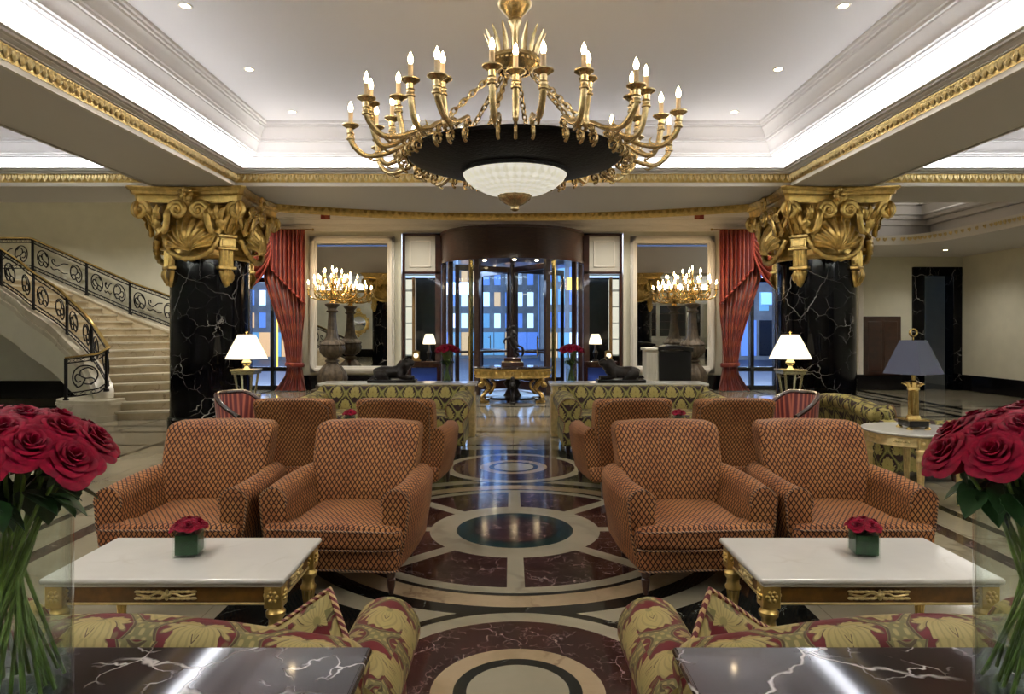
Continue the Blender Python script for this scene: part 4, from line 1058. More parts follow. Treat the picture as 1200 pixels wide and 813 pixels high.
# ================================================================== TABLES
def turned_leg(b,x,y,z1,r=.035,flute=True):
    fl=(lambda a,z:1+.10*cos(a*10)) if flute else None
    b.lathe([(1e-4,0),(r*.55,0),(r*.75,.03),(r*.7,.05),(r*.5,.06)],(x,y,0),20)
    b.lathe([(r*.5,.06),(r*.62,.12),(r*.92,z1-.13),(r*.95,z1-.12)],(x,y,0),40,fn=fl)
    b.lathe([(r*.8,z1-.12),(r*1.15,z1-.115),(r*1.2,z1-.1),(r*.95,z1-.09),(r*.9,z1-.06),(r*1.25,z1-.045),(r*1.3,z1-.025),(r*1.0,z1-.015),(r*1.0,z1),(1e-4,z1)],(x,y,0),20)
def coffee_table(label,W=1.13,D=.615,H=.48,group='white marble coffee tables'):
    c=empty('coffee_table',(0,0,0),0,label,'coffee table',group)
    b=MB(); b.rbox(0,0,H-.014,W+.02,D+.02,.028,.012,2); b.rbox(0,0,H-.036,W-.012,D-.012,.02,.008,2); b.build('marble_top',M['tablemarble'],c,sharp=60)
    z0,z1=H-.135,H-.045; ix=W/2-.05; iy=D/2-.05
    b=MB(); b.box(-ix,ix,-iy-.012,-iy+.012,z0,z1,b=.003); b.box(-ix,ix,iy-.012,iy+.012,z0,z1,b=.003); b.box(-ix-.012,-ix+.012,-iy,iy,z0,z1,b=.003); b.box(ix-.012,ix+.012,-iy,iy,z0,z1,b=.003)
    b.build('apron',M['tablewood'],c)
    b=MB()
    for q in ((z0-.004,z0+.008),(z1-.008,z1+.002)):
        b.box(-ix,ix,-iy-.017,-iy-.008,q[0],q[1],b=.003); b.box(-ix,ix,iy+.008,iy+.017,q[0],q[1],b=.003); b.box(-ix-.017,-ix-.008,-iy,iy,q[0],q[1],b=.003); b.box(ix+.008,ix+.017,-iy,iy,q[0],q[1],b=.003)
    b.build('apron_moulding',M['giltleaf'],c)
    # gilt sprays at the middle of each long and short side
    def spray(A,k_=1):
        s=MB(); zc=(z0+z1)/2
        for sg in (-1,1):
            s.tube(spline([(0,0,zc),(sg*.04*k_,-.004,zc+.008),(sg*.08*k_,-.004,zc-.006),(sg*.14*k_,-.002,zc+.004)],4),[.005]*13,5)
            for j in range(5):
                x=sg*(.02+.025*j)*k_
                for q in (-1,1): s.ball((x+sg*.012,-.004,zc+q*.016),.0095,5,M=None,sx=1.9,sz=.8)
        s.ball((0,-.006,zc),.016,6)
        for j in range(5): a=2*pi*j/5; s.ball((.018*cos(a),-.004,zc+.018*sin(a)),.009,5)
        o=MB(); o.merge(s,A); return o
    for A,k_ in ((T(0,-iy-.014,0),1),(T(0,iy+.014,0,rz=pi),1),(T(-ix-.014,0,0,rz=-pi/2),.6),(T(ix+.014,0,0,rz=pi/2),.6)):
        b=spray(A,k_); b.build('gilt_spray',M['giltleaf'],c,sharp=70)
    for sx in (-1,1):
        for sy in (-1,1):
            x,y=sx*ix,sy*iy; b=MB(); b.box(x-.042,x+.042,y-.042,y+.042,z0-.012,z1+.004,b=.005)
            for a in range(4):
                A=T(x,y,(z0+z1)/2,rz=a*pi/2)
                for k in range(6): q=2*pi*k/6; b.ball((.02*cos(q),-.043,.02*sin(q)),.011,5,M=A)
                b.ball((0,-.046,0),.010,5,M=A)
            turned_leg(b,x,y,z0-.012,.036); b.build('leg',M['gold'],c,sharp=50)
    return c
ct=coffee_table('white marble coffee table on gilt legs before the acanthus sofa, staircase side'); ct.location=(-1.665,3.465,0)
dup(ct,(1.71,3.465,0),0,'white marble coffee table on gilt legs before the acanthus sofa, doorway side')
dup(ct,(-1.76,8.05,0),0,'white marble coffee table mostly hidden behind the turned away armchairs, staircase side')
dup(ct,(1.76,8.05,0),0,'white marble coffee table mostly hidden behind the turned away armchairs, doorway side')
def round_table(label,r=.45,H=.7,group=None,rot=0,ry=1.):
    c=empty('round_side_table',(0,0,0),0,label,'side table',group)
    b=MB(); b.lathe([(1e-4,H-.03),(r-.03,H-.03),(r-.01,H-.024),(r,H-.012),(r-.004,H-.002),(r-.012,H),(1e-4,H)],n=48,sy=ry); b.build('marble_top',M['tablemarble'],c)
    b=MB(); b.lathe([(r-.07,H-.125),(r-.055,H-.13),(r-.045,H-.12),(r-.05,H-.11),(r-.055,H-.05),(r-.04,H-.045),(r-.04,H-.03),(r-.07,H-.03)],n=48,sy=ry)
    for k in range(8):
        a=rot+2*pi*k/8+pi/8
        for q in range(-3,4): b.ball(((r-.052)*cos(a+q*.05),(r-.052)*sin(a+q*.05)*ry,H-.08),.008,5)
    b.build('apron',M['giltleaf'],c)
    for k in range(4):
        a=rot+k*pi/2; x=(r-.075)*cos(a); y=(r-.075)*sin(a)*ry; b=MB(); b.rbox(x,y,H-.085,.075,.075,.1,.008,1)
        b.ball((x,y-.04,H-.085),.018,6); turned_leg(b,x,y,H-.13,.034); b.build('leg',M['giltleaf'],c,sharp=50)
    return c
rt=round_table('round gilt side table with white marble top carrying the slate shaded lamp',.45,.7,rot=R(68)); rt.location=(3.80,6.42,0)
for s_,w in ((-1,'staircase'),(1,'doorway')):
    q=round_table('round marble topped side table carrying the lit cream lamp beside the %s side column'%w,.36,.7,'side tables by the columns',rot=R(80)); q.location=(s_*3.74,9.25,0)
# ================================================================== LAMPS
def temple_lamp(label):
    c=empty('table_lamp',(0,0,0),0,label,'lamp','lit cream table lamps by the columns')
    b=MB(); b.box(-.15,.15,-.15,.15,0,.04,b=.008); b.box(-.12,.12,-.12,.12,.04,.06,b=.006); b.build('base',M['silverbrass'],c)
    for sx in (-1,1):
        for sy in (-1,1): b=MB(); b.tube([(sx*.085,sy*.085,.06),(sx*.115,sy*.115,.33)],[.013,.018],10); b.build('column',M['silverbrass'],c)
    b=MB(); b.box(-.15,.15,-.15,.15,.33,.37,b=.006); b.box(-.165,.165,-.165,.165,.37,.395,b=.006); b.lathe([(.05,.395),(.03,.42),(.028,.44),(.06,.47),(.062,.49),(.03,.53),(.015,.54),(.015,.58),(1e-4,.58)],n=20); b.build('canopy',M['silverbrass'],c)
    b=MB(); b.lathe([(.275,.54),(.20,.70),(.115,.865),(.108,.865),(.19,.70),(.267,.54)],n=48); b.build('shade',M['shade_lit'],c)
    b=MB(); b.lathe([(1e-4,.865),(.012,.87),(.006,.885),(.017,.9),(1e-4,.92)],n=12); b.build('finial',M['brass'],c)
    return c
tl=temple_lamp('lit table lamp with cream cone shade on a four-pillared brass base, staircase side'); tl.location=(-3.66,9.25,.7)
dup(tl,(3.80,9.25,.7),0,'lit table lamp with cream cone shade on a four-pillared brass base, doorway side')
c=empty('table_lamp',(3.80,6.42,.7),0,'tall brass column lamp with a slate blue square shade, on the round gilt table','lamp')
b=MB(); b.rbox(0,0,.055,.19,.19,.06,.006,1); b.build('plinth',M['black'],c)
b=MB()
for sx in (-1,1):
    for sy in (-1,1): b.lathe([(1e-4,0),(.028,0),(.03,.012),(.016,.025),(1e-4,.026)],(sx*.085,sy*.085,0),10)
b.box(-.1,.1,-.1,.1,.082,.096,b=.004); b.build('foot',M['brass'],c)
b=MB(); b.lathe([(.065,.096),(.06,.115),(.048,.13)],n=24); b.lathe([(.045,.13),(.042,.36)],n=48,fn=lambda a,z:1+.07*cos(a*14)); b.lathe([(.044,.36),(.055,.37),(.05,.39),(.07,.42),(.08,.44),(.05,.445),(.02,.46),(.018,.56),(1e-4,.56)],n=24)
for k in range(8): a=2*pi*k/8; b.tube([(cos(a)*.04,sin(a)*.04,.40),(cos(a)*.085,sin(a)*.085,.43),(cos(a)*.1,sin(a)*.1,.425)],[.012,.010,.004],6)
b.build('column',M['brass'],c)
b=MB(); S0,S1=.185,.082; z0_,z1_=.52,.84; rz=R(27)
vs=[]
for s__,z,k_ in ((S0,z0_,1),(S1,z1_,1),(S1-.006,z1_,1),(S0-.006,z0_,1)):
    for q in range(4): a=rz+pi/4+q*pi/2; vs.append((s__*1.41*cos(a),s__*1.41*sin(a),z))
b.add(vs,[(j*4+i,j*4+(i+1)%4,((j+1)%4)*4+(i+1)%4,((j+1)%4)*4+i) for j in range(4) for i in range(4)]); b.build('shade',M['shade_dark'],c,sharp=20)
b=MB(); b.tube([(0,0,.56),(0,0,.87)],.006,6); b.tube([(.035*cos(2*pi*k/20),0,.91+.035*sin(2*pi*k/20)) for k in range(20)],.009,6,closed=True); b.build('finial',M['brass'],c)
# ================================================================== STRIPED TUB CHAIRS
def tub_chair(label):
    c=empty('tub_chair',(0,0,0),0,label,'chair','striped tub chairs')
    def plan(t,r): a=R(-200+220*t) ; return (r*cos(a)*-1,) 
    def P(t,h=0,o=0):
        a=R(lerp(-35,215,t)); x=(.27+o)*cos(a); y=(.27+o)*sin(a)+.02
        e=abs(2*t-1); z=.87-.22*max(0,(e-.35)/.65)**1.3 if e>.35 else .87
        return V((x,y,z+h))
    def f(u,v):
        p=P(u); k=.10*v; return V((p.x*(1-.22*v*.6),p.y*(1-.15*v)-.0,lerp(p.z-.01,.34,v)))
    b=MB(); b.sheet(f,40,8,.05,uvs=lambda u,v:(u*1.15,v*.5)); b.build('shell',M['stripe'],c,sharp=70)
    b=MB(); pts=[P(k/40,.01) for k in range(41)]
    pts=[pts[0]+V((.01,-.08,-.02)),]+pts+[pts[-1]+V((-.01,-.08,-.02))]
    b.tube(pts,.027,10); b.build('top_rail',M['mahogany'],c)
    b=MB(); b.rbox(0,-.03,.39,.46,.48,.12,.045,6); b.build('seat',M['stripe'],c,sharp=80)
    b=MB(); b.rbox(0,-.02,.31,.50,.50,.06,.012,2); b.build('seat_rail',M['mahogany'],c)
    for sx in (-1,1):
        for y,r_ in ((-.22,0),(.2,.05)): b=MB(); b.tube([(sx*.2,y+r_,0),(sx*.215,y,.3)],[.014,.024],8); b.build('leg',M['mahogany'],c)
    return c
tc=tub_chair('burgundy striped tub chair with mahogany rail beside the lamp, staircase side'); tc.location=(-3.22,8.0,0); tc.rotation_euler=(0,0,R(62))
dup(tc,(3.30,8.0,0),R(-62),'burgundy striped tub chair with mahogany rail beside the lamp, doorway side')
# ================================================================== CONSOLES
for s_,w in ((-1,'staircase'),(1,'doorway')):
    c=empty('marble_console',(s_*1.21,1.55,0),0,'dark maroon grey marble topped console close to the lens, %s side'%w,'console table','dark marble consoles close to the lens')
    b=MB(); b.rbox(0,0,.768,1.60,.60,.024,.011,3); b.rbox(0,0,.742,1.57,.57,.03,.014,3); b.build('marble_top',M['consolemarble'],c,sharp=60)
    b=MB(); b.box(-.74,.74,-.25,.25,.62,.728,b=.008); b.build('apron',M['darkwood'],c)
    for sx in (-1,1):
        for sy in (-1,1): b=MB(); turned_leg(b,sx*.69,sy*.2,.62,.035); b.build('leg',M['gold'],c,sharp=50)
    c=empty('rear_console',(s_*1.76,10.46,0),0,'long gilt sided marble console behind the green sofa, %s side'%w,'console table','consoles behind the green sofas')
    b=MB(); b.rbox(0,0,.80,2.42,.50,.04,.012,2); b.build('marble_top',M['tablemarble'],c)
    b=MB(); b.box(-1.16,1.16,-.22,.22,.66,.78,b=.008); b.build('apron',M['giltleaf'],c)
    for sx in (-1,1): b=MB(); b.box(sx*1.12-.06,sx*1.12+.06,-.2,.2,0,.66,b=.02); b.build('end_panel',M['giltleaf'],c)
# ------------------------------------------------------------------ bronze lions
def body_mesh(name,mb,mat,parent,vox=.014):
    o=mb.build(name,mat,parent,sharp=180)
    md=o.modifiers.new('body','REMESH'); md.mode='VOXEL'; md.voxel_size=vox; md.use_smooth_shade=True
    sm=o.modifiers.new('soft','SMOOTH'); sm.iterations=4; sm.factor=.5
    return o
def lion(d,label):
    c=empty('lion_statue',(0,0,0),0,label,'statue')
    b=MB(); b.rbox(0,0,.025,.74,.26,.05,.012,1); b.build('plinth',M['black'],c)
    b=MB(); q=lambda x:x*d
    tb=lambda P,r:b.tube(spline([(q(x),y,z) for x,y,z in P],4),[r[0]+(r[-1]-r[0])*0 if len(r)==1 else r[min(len(r)-1,int(k/4))]*(1-(k%4)/4)+r[min(len(r)-1,int(k/4)+1)]*((k%4)/4) for k in range((len(P)-1)*4+1)],12)
    tb([(-.28,0,.13),(-.16,0,.155),(0,0,.16),(.12,0,.18),(.19,0,.23)],[.08,.10,.09,.105,.09])
    tb([(.14,0,.22),(.2,0,.28),(.24,0,.31)],[.10,.105,.085])      # maned neck
    tb([(.23,0,.315),(.29,0,.30),(.335,0,.285)],[.075,.055,.038])   # head and muzzle
    for s_ in (-1,1):
        tb([(-.25,s_*.06,.13),(-.15,s_*.095,.13),(-.10,s_*.09,.07)],[.07,.065,.04])       # haunch
        tb([(-.22,s_*.10,.065),(-.12,s_*.105,.065),(-.04,s_*.10,.068)],[.03,.028,.03])       # hind foot
        tb([(.13,s_*.07,.17),(.12,s_*.08,.10),(.2,s_*.08,.075),(.33,s_*.075,.075)],[.05,.04,.032,.033])  # foreleg and paw
        b.ball((q(.21),s_*.055,.385),.022,6)
    tb([(-.32,0,.10),(-.36,.03,.07),(-.30,.10,.07),(-.22,.12,.075)],[.02,.015,.015,.024])
    body_mesh('body',b,M['bronze'],c,.012); return c
l=lion(1,'dark bronze recumbent lion on the console behind the green sofa, staircase side'); l.location=(-1.86,10.40,.82)
l=lion(-1,'dark bronze recumbent lion on the console behind the green sofa, doorway side'); l.location=(1.66,10.40,.82)
# ------------------------------------------------------------------ centre table with bronze group
c=empty('centre_table',(0,15.2,0),0,'round gilt centre table with carved beast supports in front of the revolving door','table')
b=MB(); b.lathe([(1e-4,.76),(.86,.76),(.9,.77),(.91,.79),(.89,.8),(1e-4,.8)],n=64,sy=.62); b.build('marble_top',M['consolemarble'],c)
b=MB(); b.lathe([(.78,.56),(.82,.55),(.85,.57),(.83,.6),(.84,.72),(.87,.74),(.88,.76),(.78,.76)],n=64,sy=.62)
for k in range(28): a=2*pi*k/28; b.ball((.845*cos(a),.845*.62*sin(a),.66),.035,5,sz=1.3)
b.build('apron',M['gold'],c)
for k in range(6):
    a=2*pi*k/6+pi/6; A=T(cos(a)*.62,sin(a)*.62*.62,0,rz=a)
    b=MB(); b.tube(spline([(.1,0,.04),(.16,0,.12),(.08,0,.22),(-.02,0,.32),(.06,0,.45),(.16,0,.52),(.1,0,.57)],4),[.05]*4+[.045]*8+[.06]*8+[.05]*5,8,M=A)
    b.ball((.17,0,.42),.07,8,M=A); b.ball((.22,0,.40),.04,6,M=A)
    b.tube(spline([(-.02,0,.2),(-.12,.0,.3),(-.16,0,.42),(-.06,0,.50)],4),.03,6,M=A)
    b.rbox(.1,0,.03,.2,.12,.06,.02,1,M=A); b.build('leg',M['antique'] if k%2 else M['bronze'],c)
b=MB(); b.lathe([(1e-4,.06),(.5,.06),(.52,.09),(.45,.12),(.2,.14),(.12,.3),(.2,.42),(.12,.56),(1e-4,.56)],n=32,sy=.62); b.build('pedestal',M['bronze'],c)
c=empty('bronze_statue',(.0,15.2,.8),0,'dark bronze rearing horse group on a stepped base on the centre table','statue')
b=MB(); b.rbox(0,0,.05,.5,.3,.1,.015,1); b.rbox(0,0,.15,.38,.24,.1,.015,1); b.build('plinth',M['darkwood'],c)
b=MB(); b.box(-.24,.24,-.145,.145,.1,.112,b=.004); b.build('plinth_band',M['brass'],c)
b=MB()
def lt(P,r): 
    n=4; b.tube(spline(P,n),[r[min(len(r)-1,k//n)]*(1-(k%n)/n)+r[min(len(r)-1,k//n+1)]*((k%n)/n) for k in range((len(P)-1)*n+1)],10)
lt([(.1,0,.42),(.04,0,.5),(-.02,0,.6),(-.05,0,.68)],[.075,.08,.075,.06]); lt([(-.04,0,.66),(-.06,0,.78),(-.05,0,.86)],[.06,.042,.04]); lt([(-.04,0,.87),(-.1,0,.85),(-.15,0,.80)],[.04,.032,.02])
for s_ in (-1,1):
    lt([(.11,s_*.05,.42),(.06,s_*.06,.33),(.14,s_*.06,.27),(.08,s_*.06,.21)],[.06,.035,.022,.022]); lt([(-.05,s_*.04,.64),(-.15,s_*.05,.62),(-.19,s_*.05,.55),(-.16,s_*.05,.5)],[.035,.025,.018,.016])
lt([(.15,0,.45),(.22,0,.42),(.24,0,.3),(.2,0,.22)],[.02,.03,.035,.015])
lt([(.03,0,.6),(.03,0,.74),(.02,0,.82)],[.05,.055,.03]); b.ball((.015,0,.89),.045,8); lt([(.03,.04,.76),(-.05,.05,.86),(-.08,.05,.95)],[.03,.022,.018]); lt([(.03,-.04,.76),(.1,-.05,.7),(.02,-.05,.66)],[.03,.022,.018])
body_mesh('figure',b,M['bronze'],c,.011)
# ------------------------------------------------------------------ torcheres
def candle(parent,x,y,z,s=1.,bulb='bulb'):
    b=MB(); b.lathe([(1e-4,0),(.013*s,0),(.014*s,.09*s),(1e-4,.09*s)],(x,y,z),8); b.build('candle',M['candle'],parent)
    b=MB(); b.lathe([(1e-4,.088*s),(.009*s,.095*s),(.015*s,.115*s),(.011*s,.14*s),(.003*s,.165*s),(1e-4,.17*s)],(x,y,z),8); b.build('flame_bulb',M[bulb],parent)
def torchere(label):
    c=empty('torchere',(0,0,0),0,label,'candelabrum','tall candelabra on carved pedestals before the mirrors')
    fl=lambda n,a_:(lambda a,z:1+a_*cos(a*n))
    b=MB(); b.box(-.42,.42,-.42,.42,0,.14,b=.02); b.lathe([(.40,.14),(.41,.22),(.37,.26),(.36,.32)],n=48); b.lathe([(.36,.32),(.37,.42),(.33,.56),(.25,.68),(.16,.76),(.14,.80)],n=60,fn=fl(10,.07)); b.lathe([(.14,.80),(.18,.82),(.18,.85),(.12,.88),(.13,.9)],n=40)
    b.build('base',M['stonebrown'],c)
    b=MB(); b.lathe([(.13,.9),(.22,.96),(.29,1.05),(.31,1.14),(.28,1.22),(.31,1.25),(.29,1.29),(.2,1.36)],n=72,fn=fl(16,.05)); b.lathe([(.2,1.36),(.15,1.45),(.12,1.65),(.10,1.9),(.095,2.05)],n=72,fn=fl(12,.05)); b.lathe([(.095,2.05),(.14,2.07),(.15,2.1),(.11,2.13),(.11,2.17),(.17,2.23),(.19,2.27),(.1,2.30),(1e-4,2.3)],n=40); b.build('pedestal',M['stonebrown'],c)
    b=MB(); b.lathe([(1e-4,2.28),(.08,2.3),(.05,2.36),(.10,2.44),(.12,2.5),(.05,2.56),(.03,2.7),(.06,2.76),(.03,2.84),(.02,3.0),(1e-4,3.02)],n=20); b.build('stem',M['brass'],c)
    def arm(r,zc,z0,a,name='candle_arm'):
        b=MB(); b.tube(spline([(.05,0,z0),(r*.35,0,z0-.10),(r*.7,0,z0-.09),(r*.97,0,z0-.0),(r,0,zc)],4),.016,6)
        b.tube([(r*.5+.04*cos(t),0,z0-.03+.04*sin(t)) for t in [2*pi*k/10 for k in range(10)]],.010,5,closed=True)
        b.lathe([(1e-4,zc-.01),(.03,zc),(.055,zc+.015),(.05,zc+.022),(1e-4,zc+.02)],(r,0,0),10)
        o=b.build(name,M['brass'],c); o.rotation_euler=(0,0,a); candle(o,r,0,zc+.02,1.35,'bulb_small'); return o
    rows=((.60,2.62,2.48,12,0),(.44,2.76,2.6,8,.2),(.24,2.92,2.78,5,.4))
    for r,zc,z0,n,ph in rows:
        p=arm(r,zc,z0,ph); kids=[x for x in col.objects if x.parent is p]
        for k in range(1,n):
            o=p.copy(); col.objects.link(o); o.parent=c; o.rotation_euler=(0,0,ph+2*pi*k/n)
            for q in kids: w=q.copy(); col.objects.link(w); w.parent=o
    candle(c,0,0,3.02,1.35,'bulb_small'); return c
tq=torchere('tall carved brown pedestal candelabrum with many lit candles before the mirror, staircase side'); tq.location=(-4.56,17.07,0)
dup(tq,(4.56,17.07,0),0,'tall carved brown pedestal candelabrum with many lit candles before the mirror, doorway side')
# concierge lectern
c=empty('concierge_desk',(3.75,16.0,0),0,'black concierge desk with a pale fluted side panel before the mirror, doorway side','desk')
b=MB(); b.box(-.32,.42,-.3,.3,0,1.12,b=.02); b.rbox(.05,0,1.17,.82,.66,.10,.02,6,fn=lambda w:(w.x,w.y,w.z+.05*cos(w.x*4))); b.build('cabinet',M['black'],c)
b=MB(); b.box(-.62,-.33,-.25,.25,0,1.14,b=.015); b.box(-.66,-.3,-.28,.28,1.14,1.2,b=.015)
for k in range(4): b.tube([(-.57+.065*k,-.252,.1),(-.57+.065*k,-.252,1.05)],.018,6)
b.build('side_panel',M['pillar'],c)
# ================================================================== CHANDELIER
def chain(b,p,q,r=.0075,l=.058):
    p,q=V(p),V(q); n=int((q-p).length/(l*.78)); d=(q-p).normalized(); a=d.orthogonal().normalized(); c=d.cross(a)
    for k in range(n):
        o=p+(q-p)*((k+.5)/n); u=a if k%2 else c
        b.tube([o+d*(cos(t)*l*.55)+u*(sin(t)*l*.30) for t in [2*pi*j/10 for j in range(10)]],r,5,closed=True)
ZC0=3.03
cd=empty('chandelier',(0,5.5,ZC0),0,'huge gilt brass chandelier with black dish, etched glass bowl and many lit candle bulbs','chandelier')
CB=M['chand_brass']; z_=lambda z:z-ZC0
b=MB(); b.lathe([(1e-4,ZT),(.16,ZT),(.17,ZT-.03),(.08,ZT-.06),(.03,ZT-.1),(.02,ZT-.12)],(0,0,-ZC0),24); b.lathe([(.022,4.36),(.08,4.35),(.13,4.32),(.145,4.29),(.13,4.26),(.09,4.22),(.05,4.18),(.06,4.15),(.04,4.10),(.03,4.0),(.03,3.88),(.05,3.85),(.03,3.8)],(0,0,-ZC0),32)
b.tube([(0,0,z_(ZT)),(0,0,z_(3.84))],.022,10); b.build('stem',CB,cd)
for k in range(16):
    a=2*pi*k/16; b=MB(); b.tube(spline([(cos(a)*.17,sin(a)*.17,z_(3.84)),(cos(a)*.20,sin(a)*.20,z_(3.95)),(cos(a)*.255,sin(a)*.255,z_(4.06))],4),[.018,.02,.022,.024,.022,.018,.014,.010,.003],6,flat=(1,.6)); b.build('crown_leaf',CB,cd)
b=MB(); b.lathe([(.10,3.74),(.14,3.74),(.19,3.79),(.215,3.82),(.205,3.85),(.17,3.85),(.11,3.78),(.10,3.74)],(0,0,-ZC0),40); b.lathe([(1e-4,3.70),(.05,3.71),(.11,3.76),(.1,3.78),(1e-4,3.78)],(0,0,-ZC0),24)
for k in range(30): a=2*pi*k/30; b.ball((.2*cos(a),.2*sin(a),z_(3.80)),.014,5)
b.build('crown_ring',CB,cd)
for k in range(6):
    a=2*pi*k/6+.3; b=MB(); chain(b,(cos(a)*.14,sin(a)*.14,z_(3.75)),(cos(a)*.80,sin(a)*.80,z_(3.08)),.0085,.068); b.build('chain',CB,cd)
b=MB(); b.lathe([(.40,2.925),(.47,2.93),(.55,2.94),(.72,2.975),(.83,3.01),(.865,3.03),(.872,3.05),(.86,3.06),(.7,3.03),(.4,2.97)],(0,0,-ZC0),96,fn=lambda a,z:1+.004*cos(a*72))
b.build('dish',M['disc'],cd)
b=MB(); 
for k in range(72): a=2*pi*k/72; b.ball((.43*cos(a),.43*sin(a),z_(2.918)),.010,5)
b.lathe([(.415,2.90),(.44,2.90),(.445,2.93),(.41,2.93)],(0,0,-ZC0),64); b.build('bowl_rim',M['disc'],cd)
b=MB(); b.lathe([(.425,2.905),(.40,2.86),(.34,2.81),(.25,2.765),(.14,2.735),(.05,2.725),(1e-4,2.725)],(0,0,-ZC0),64); b.build('glass_bowl',M['bowlglass'],cd)
b=MB(); b.lathe([(.13,2.755),(.14,2.745),(.135,2.735),(.12,2.70),(.075,2.665),(.05,2.655),(.035,2.65),(.03,2.635),(.035,2.62),(.02,2.61),(1e-4,2.605)],(0,0,-ZC0),32,fn=lambda a,z:1+.04*cos(a*12)); b.build('finial',CB,cd)
def ch_arm(r,zc,low,a,curl=1):
    P=[(.83,3.09),(.87,3.12),(.92,3.10),(lerp(.9,r,.35),low+.02),(lerp(.9,r,.7),low),(r-.03,low+.07),(r,zc-.09),(r+.004,zc-.02)]
    sp=spline([(x,0,z_(z)) for x,z in P],5); n=len(sp)
    rad=[.015+.012*(k/n)**1.2 for k in range(n)]
    b=MB(); b.tube(sp,rad,8)
    # root volute against the dish rim, and a leaf curl on the back of the horn
    b.tube([(.865+(.055-.044*k/22)*cos(pi*.6-2*pi*1.5*k/22),0,z_(3.075)+(.055-.044*k/22)*sin(pi*.6-2*pi*1.5*k/22)) for k in range(23)],[.014-.006*k/22 for k in range(23)],6)
    b.tube([(.90+(.05-.04*k/20)*cos(-pi*.5+2*pi*1.4*k/20),0,z_(3.0)+(.05-.04*k/20)*sin(-pi*.5+2*pi*1.4*k/20)) for k in range(21)],[.013-.006*k/20 for k in range(21)],6)
    mx=lerp(.9,r,.6); b.tube(spline([(mx,0,z_(low)),(mx-.05,.0,z_(low+.04)),(mx-.03,0,z_(low+.075))],4),[.014,.013,.012,.010,.009,.008,.006,.004,.002],6)
    b.tube(spline([(mx+.02,0,z_(low-.015)),(mx-.02,.0,z_(low-.04)),(mx-.06,0,z_(low-.03))],4),[.012,.011,.010,.009,.008,.007,.005,.003,.002],6)
    b.lathe([(.030,zc-.11),(.034,zc-.105),(.034,zc-.095),(.028,zc-.09),(.026,zc-.07),(.032,zc-.062),(.022,zc-.05),(.014,zc-.03)],(r,0,-ZC0),12)
    o=b.build('candle_arm',CB,cd,sharp=60); o.rotation_euler=(0,0,a)
    b=MB(); b.lathe([(1e-4,zc-.03),(.02,zc-.028),(.045,zc-.01),(.066,zc+.004),(.066,zc+.012),(.05,zc+.010),(.02,zc+.01),(1e-4,zc+.01)],(r,0,-ZC0),20); b.build('drip_cup',CB,o)
    b=MB(); b.lathe([(1e-4,0),(.018,0),(.018,.10),(1e-4,.10)],(r,0,z_(zc)+.01),10); b.build('candle',M['candle'],o)
    b=MB(); b.lathe([(1e-4,.1),(.011,.105),(.019,.128),(.016,.15),(.008,.172),(1e-4,.188)],(r,0,z_(zc)+.01),10); b.build('flame_bulb',M['bulb'],o)
    return o
for (r,zc,low,n,ph) in ((1.31,3.25,3.02,12,7.5),(1.17,3.33,3.03,12,22.5),(1.0,3.36,3.06,12,-90)):
    p=ch_arm(r,zc,low,R(ph)); kids=[x for x in col.objects if x.parent is p]
    for k in range(1,n):
        o=p.copy(); col.objects.link(o); o.parent=cd; o.rotation_euler=(0,0,R(ph)+2*pi*k/n)
        for q in kids: w=q.copy(); col.objects.link(w); w.parent=o
# ================================================================== ROSES
def rose_bloom():
    b=MB(); rnd=random.Random(5)
    n=28
    for k in range(n):
        t=k/(n-1); a=k*2.39996; rad=.005+.043*t**.95; h=.046-.010*t; w=.45+.75*(1-t)*.9+.42*t; open_=.10+.72*t**1.8
        base=.004+.012*t
        def f(u,v0,a=a,rad=rad,h=h,w=w,open_=open_,base=base,t=t):
            v=v0*(1-.22*(2*u-1)**4-.16*(2*u-1)**2)
            th=a+(u-.5)*2*w*(.45+.75*sin(pi*min(1,v*.75+.1)))*(1.25 if t<.3 else 1.)
            e=v**.8; r=base+rad*(e**(1.6-.9*t)); z=-.028+ (h+.028)*sin(min(1.,v*1.02)*pi/2)*(1-.0*t)
            curl=max(0,v-.72)/.28; r+=open_*.016*curl**1.5; z-=open_*.010*curl**2; z-=.014*t*v
            edge=(2*u-1)**2; z-=.012*edge*v*(1+.4*sin(a*3))
            r+=.0012*sin(u*7+a*5)*v
            return V((r*cos(th),r*sin(th),z))
        b.grid(f,9,8)
    o=b.build('bloom',M['red_rose'],None,sharp=80,recalc=False); return o
def leaf_sheet(b,A,L=.07,W=.022):
    def f(u,v):
        ww=W*sin(pi*v**.8)**.9*(1+.06*sin(v*40)); x=(2*u-1)*ww
        return V((x,v*L,-.25*L*v*v+.25*abs(x)-.0))
    b.sheet(f,6,12,.0012,M=A)
rproto=empty('rose',(0,0,0)); bl=rose_bloom(); bl.parent=rproto
b=MB()
for k in range(5): leaf_sheet(b,T(0,0,-.028,rz=2*pi*k/5,rx=-.5),.035,.008)
b.lathe([(1e-4,-.045),(.007,-.042),(.011,-.033),(.008,-.026),(1e-4,-.02)],n=10); b.build('sepals',M['leaf'],rproto)
KB={}
ROSES=[]
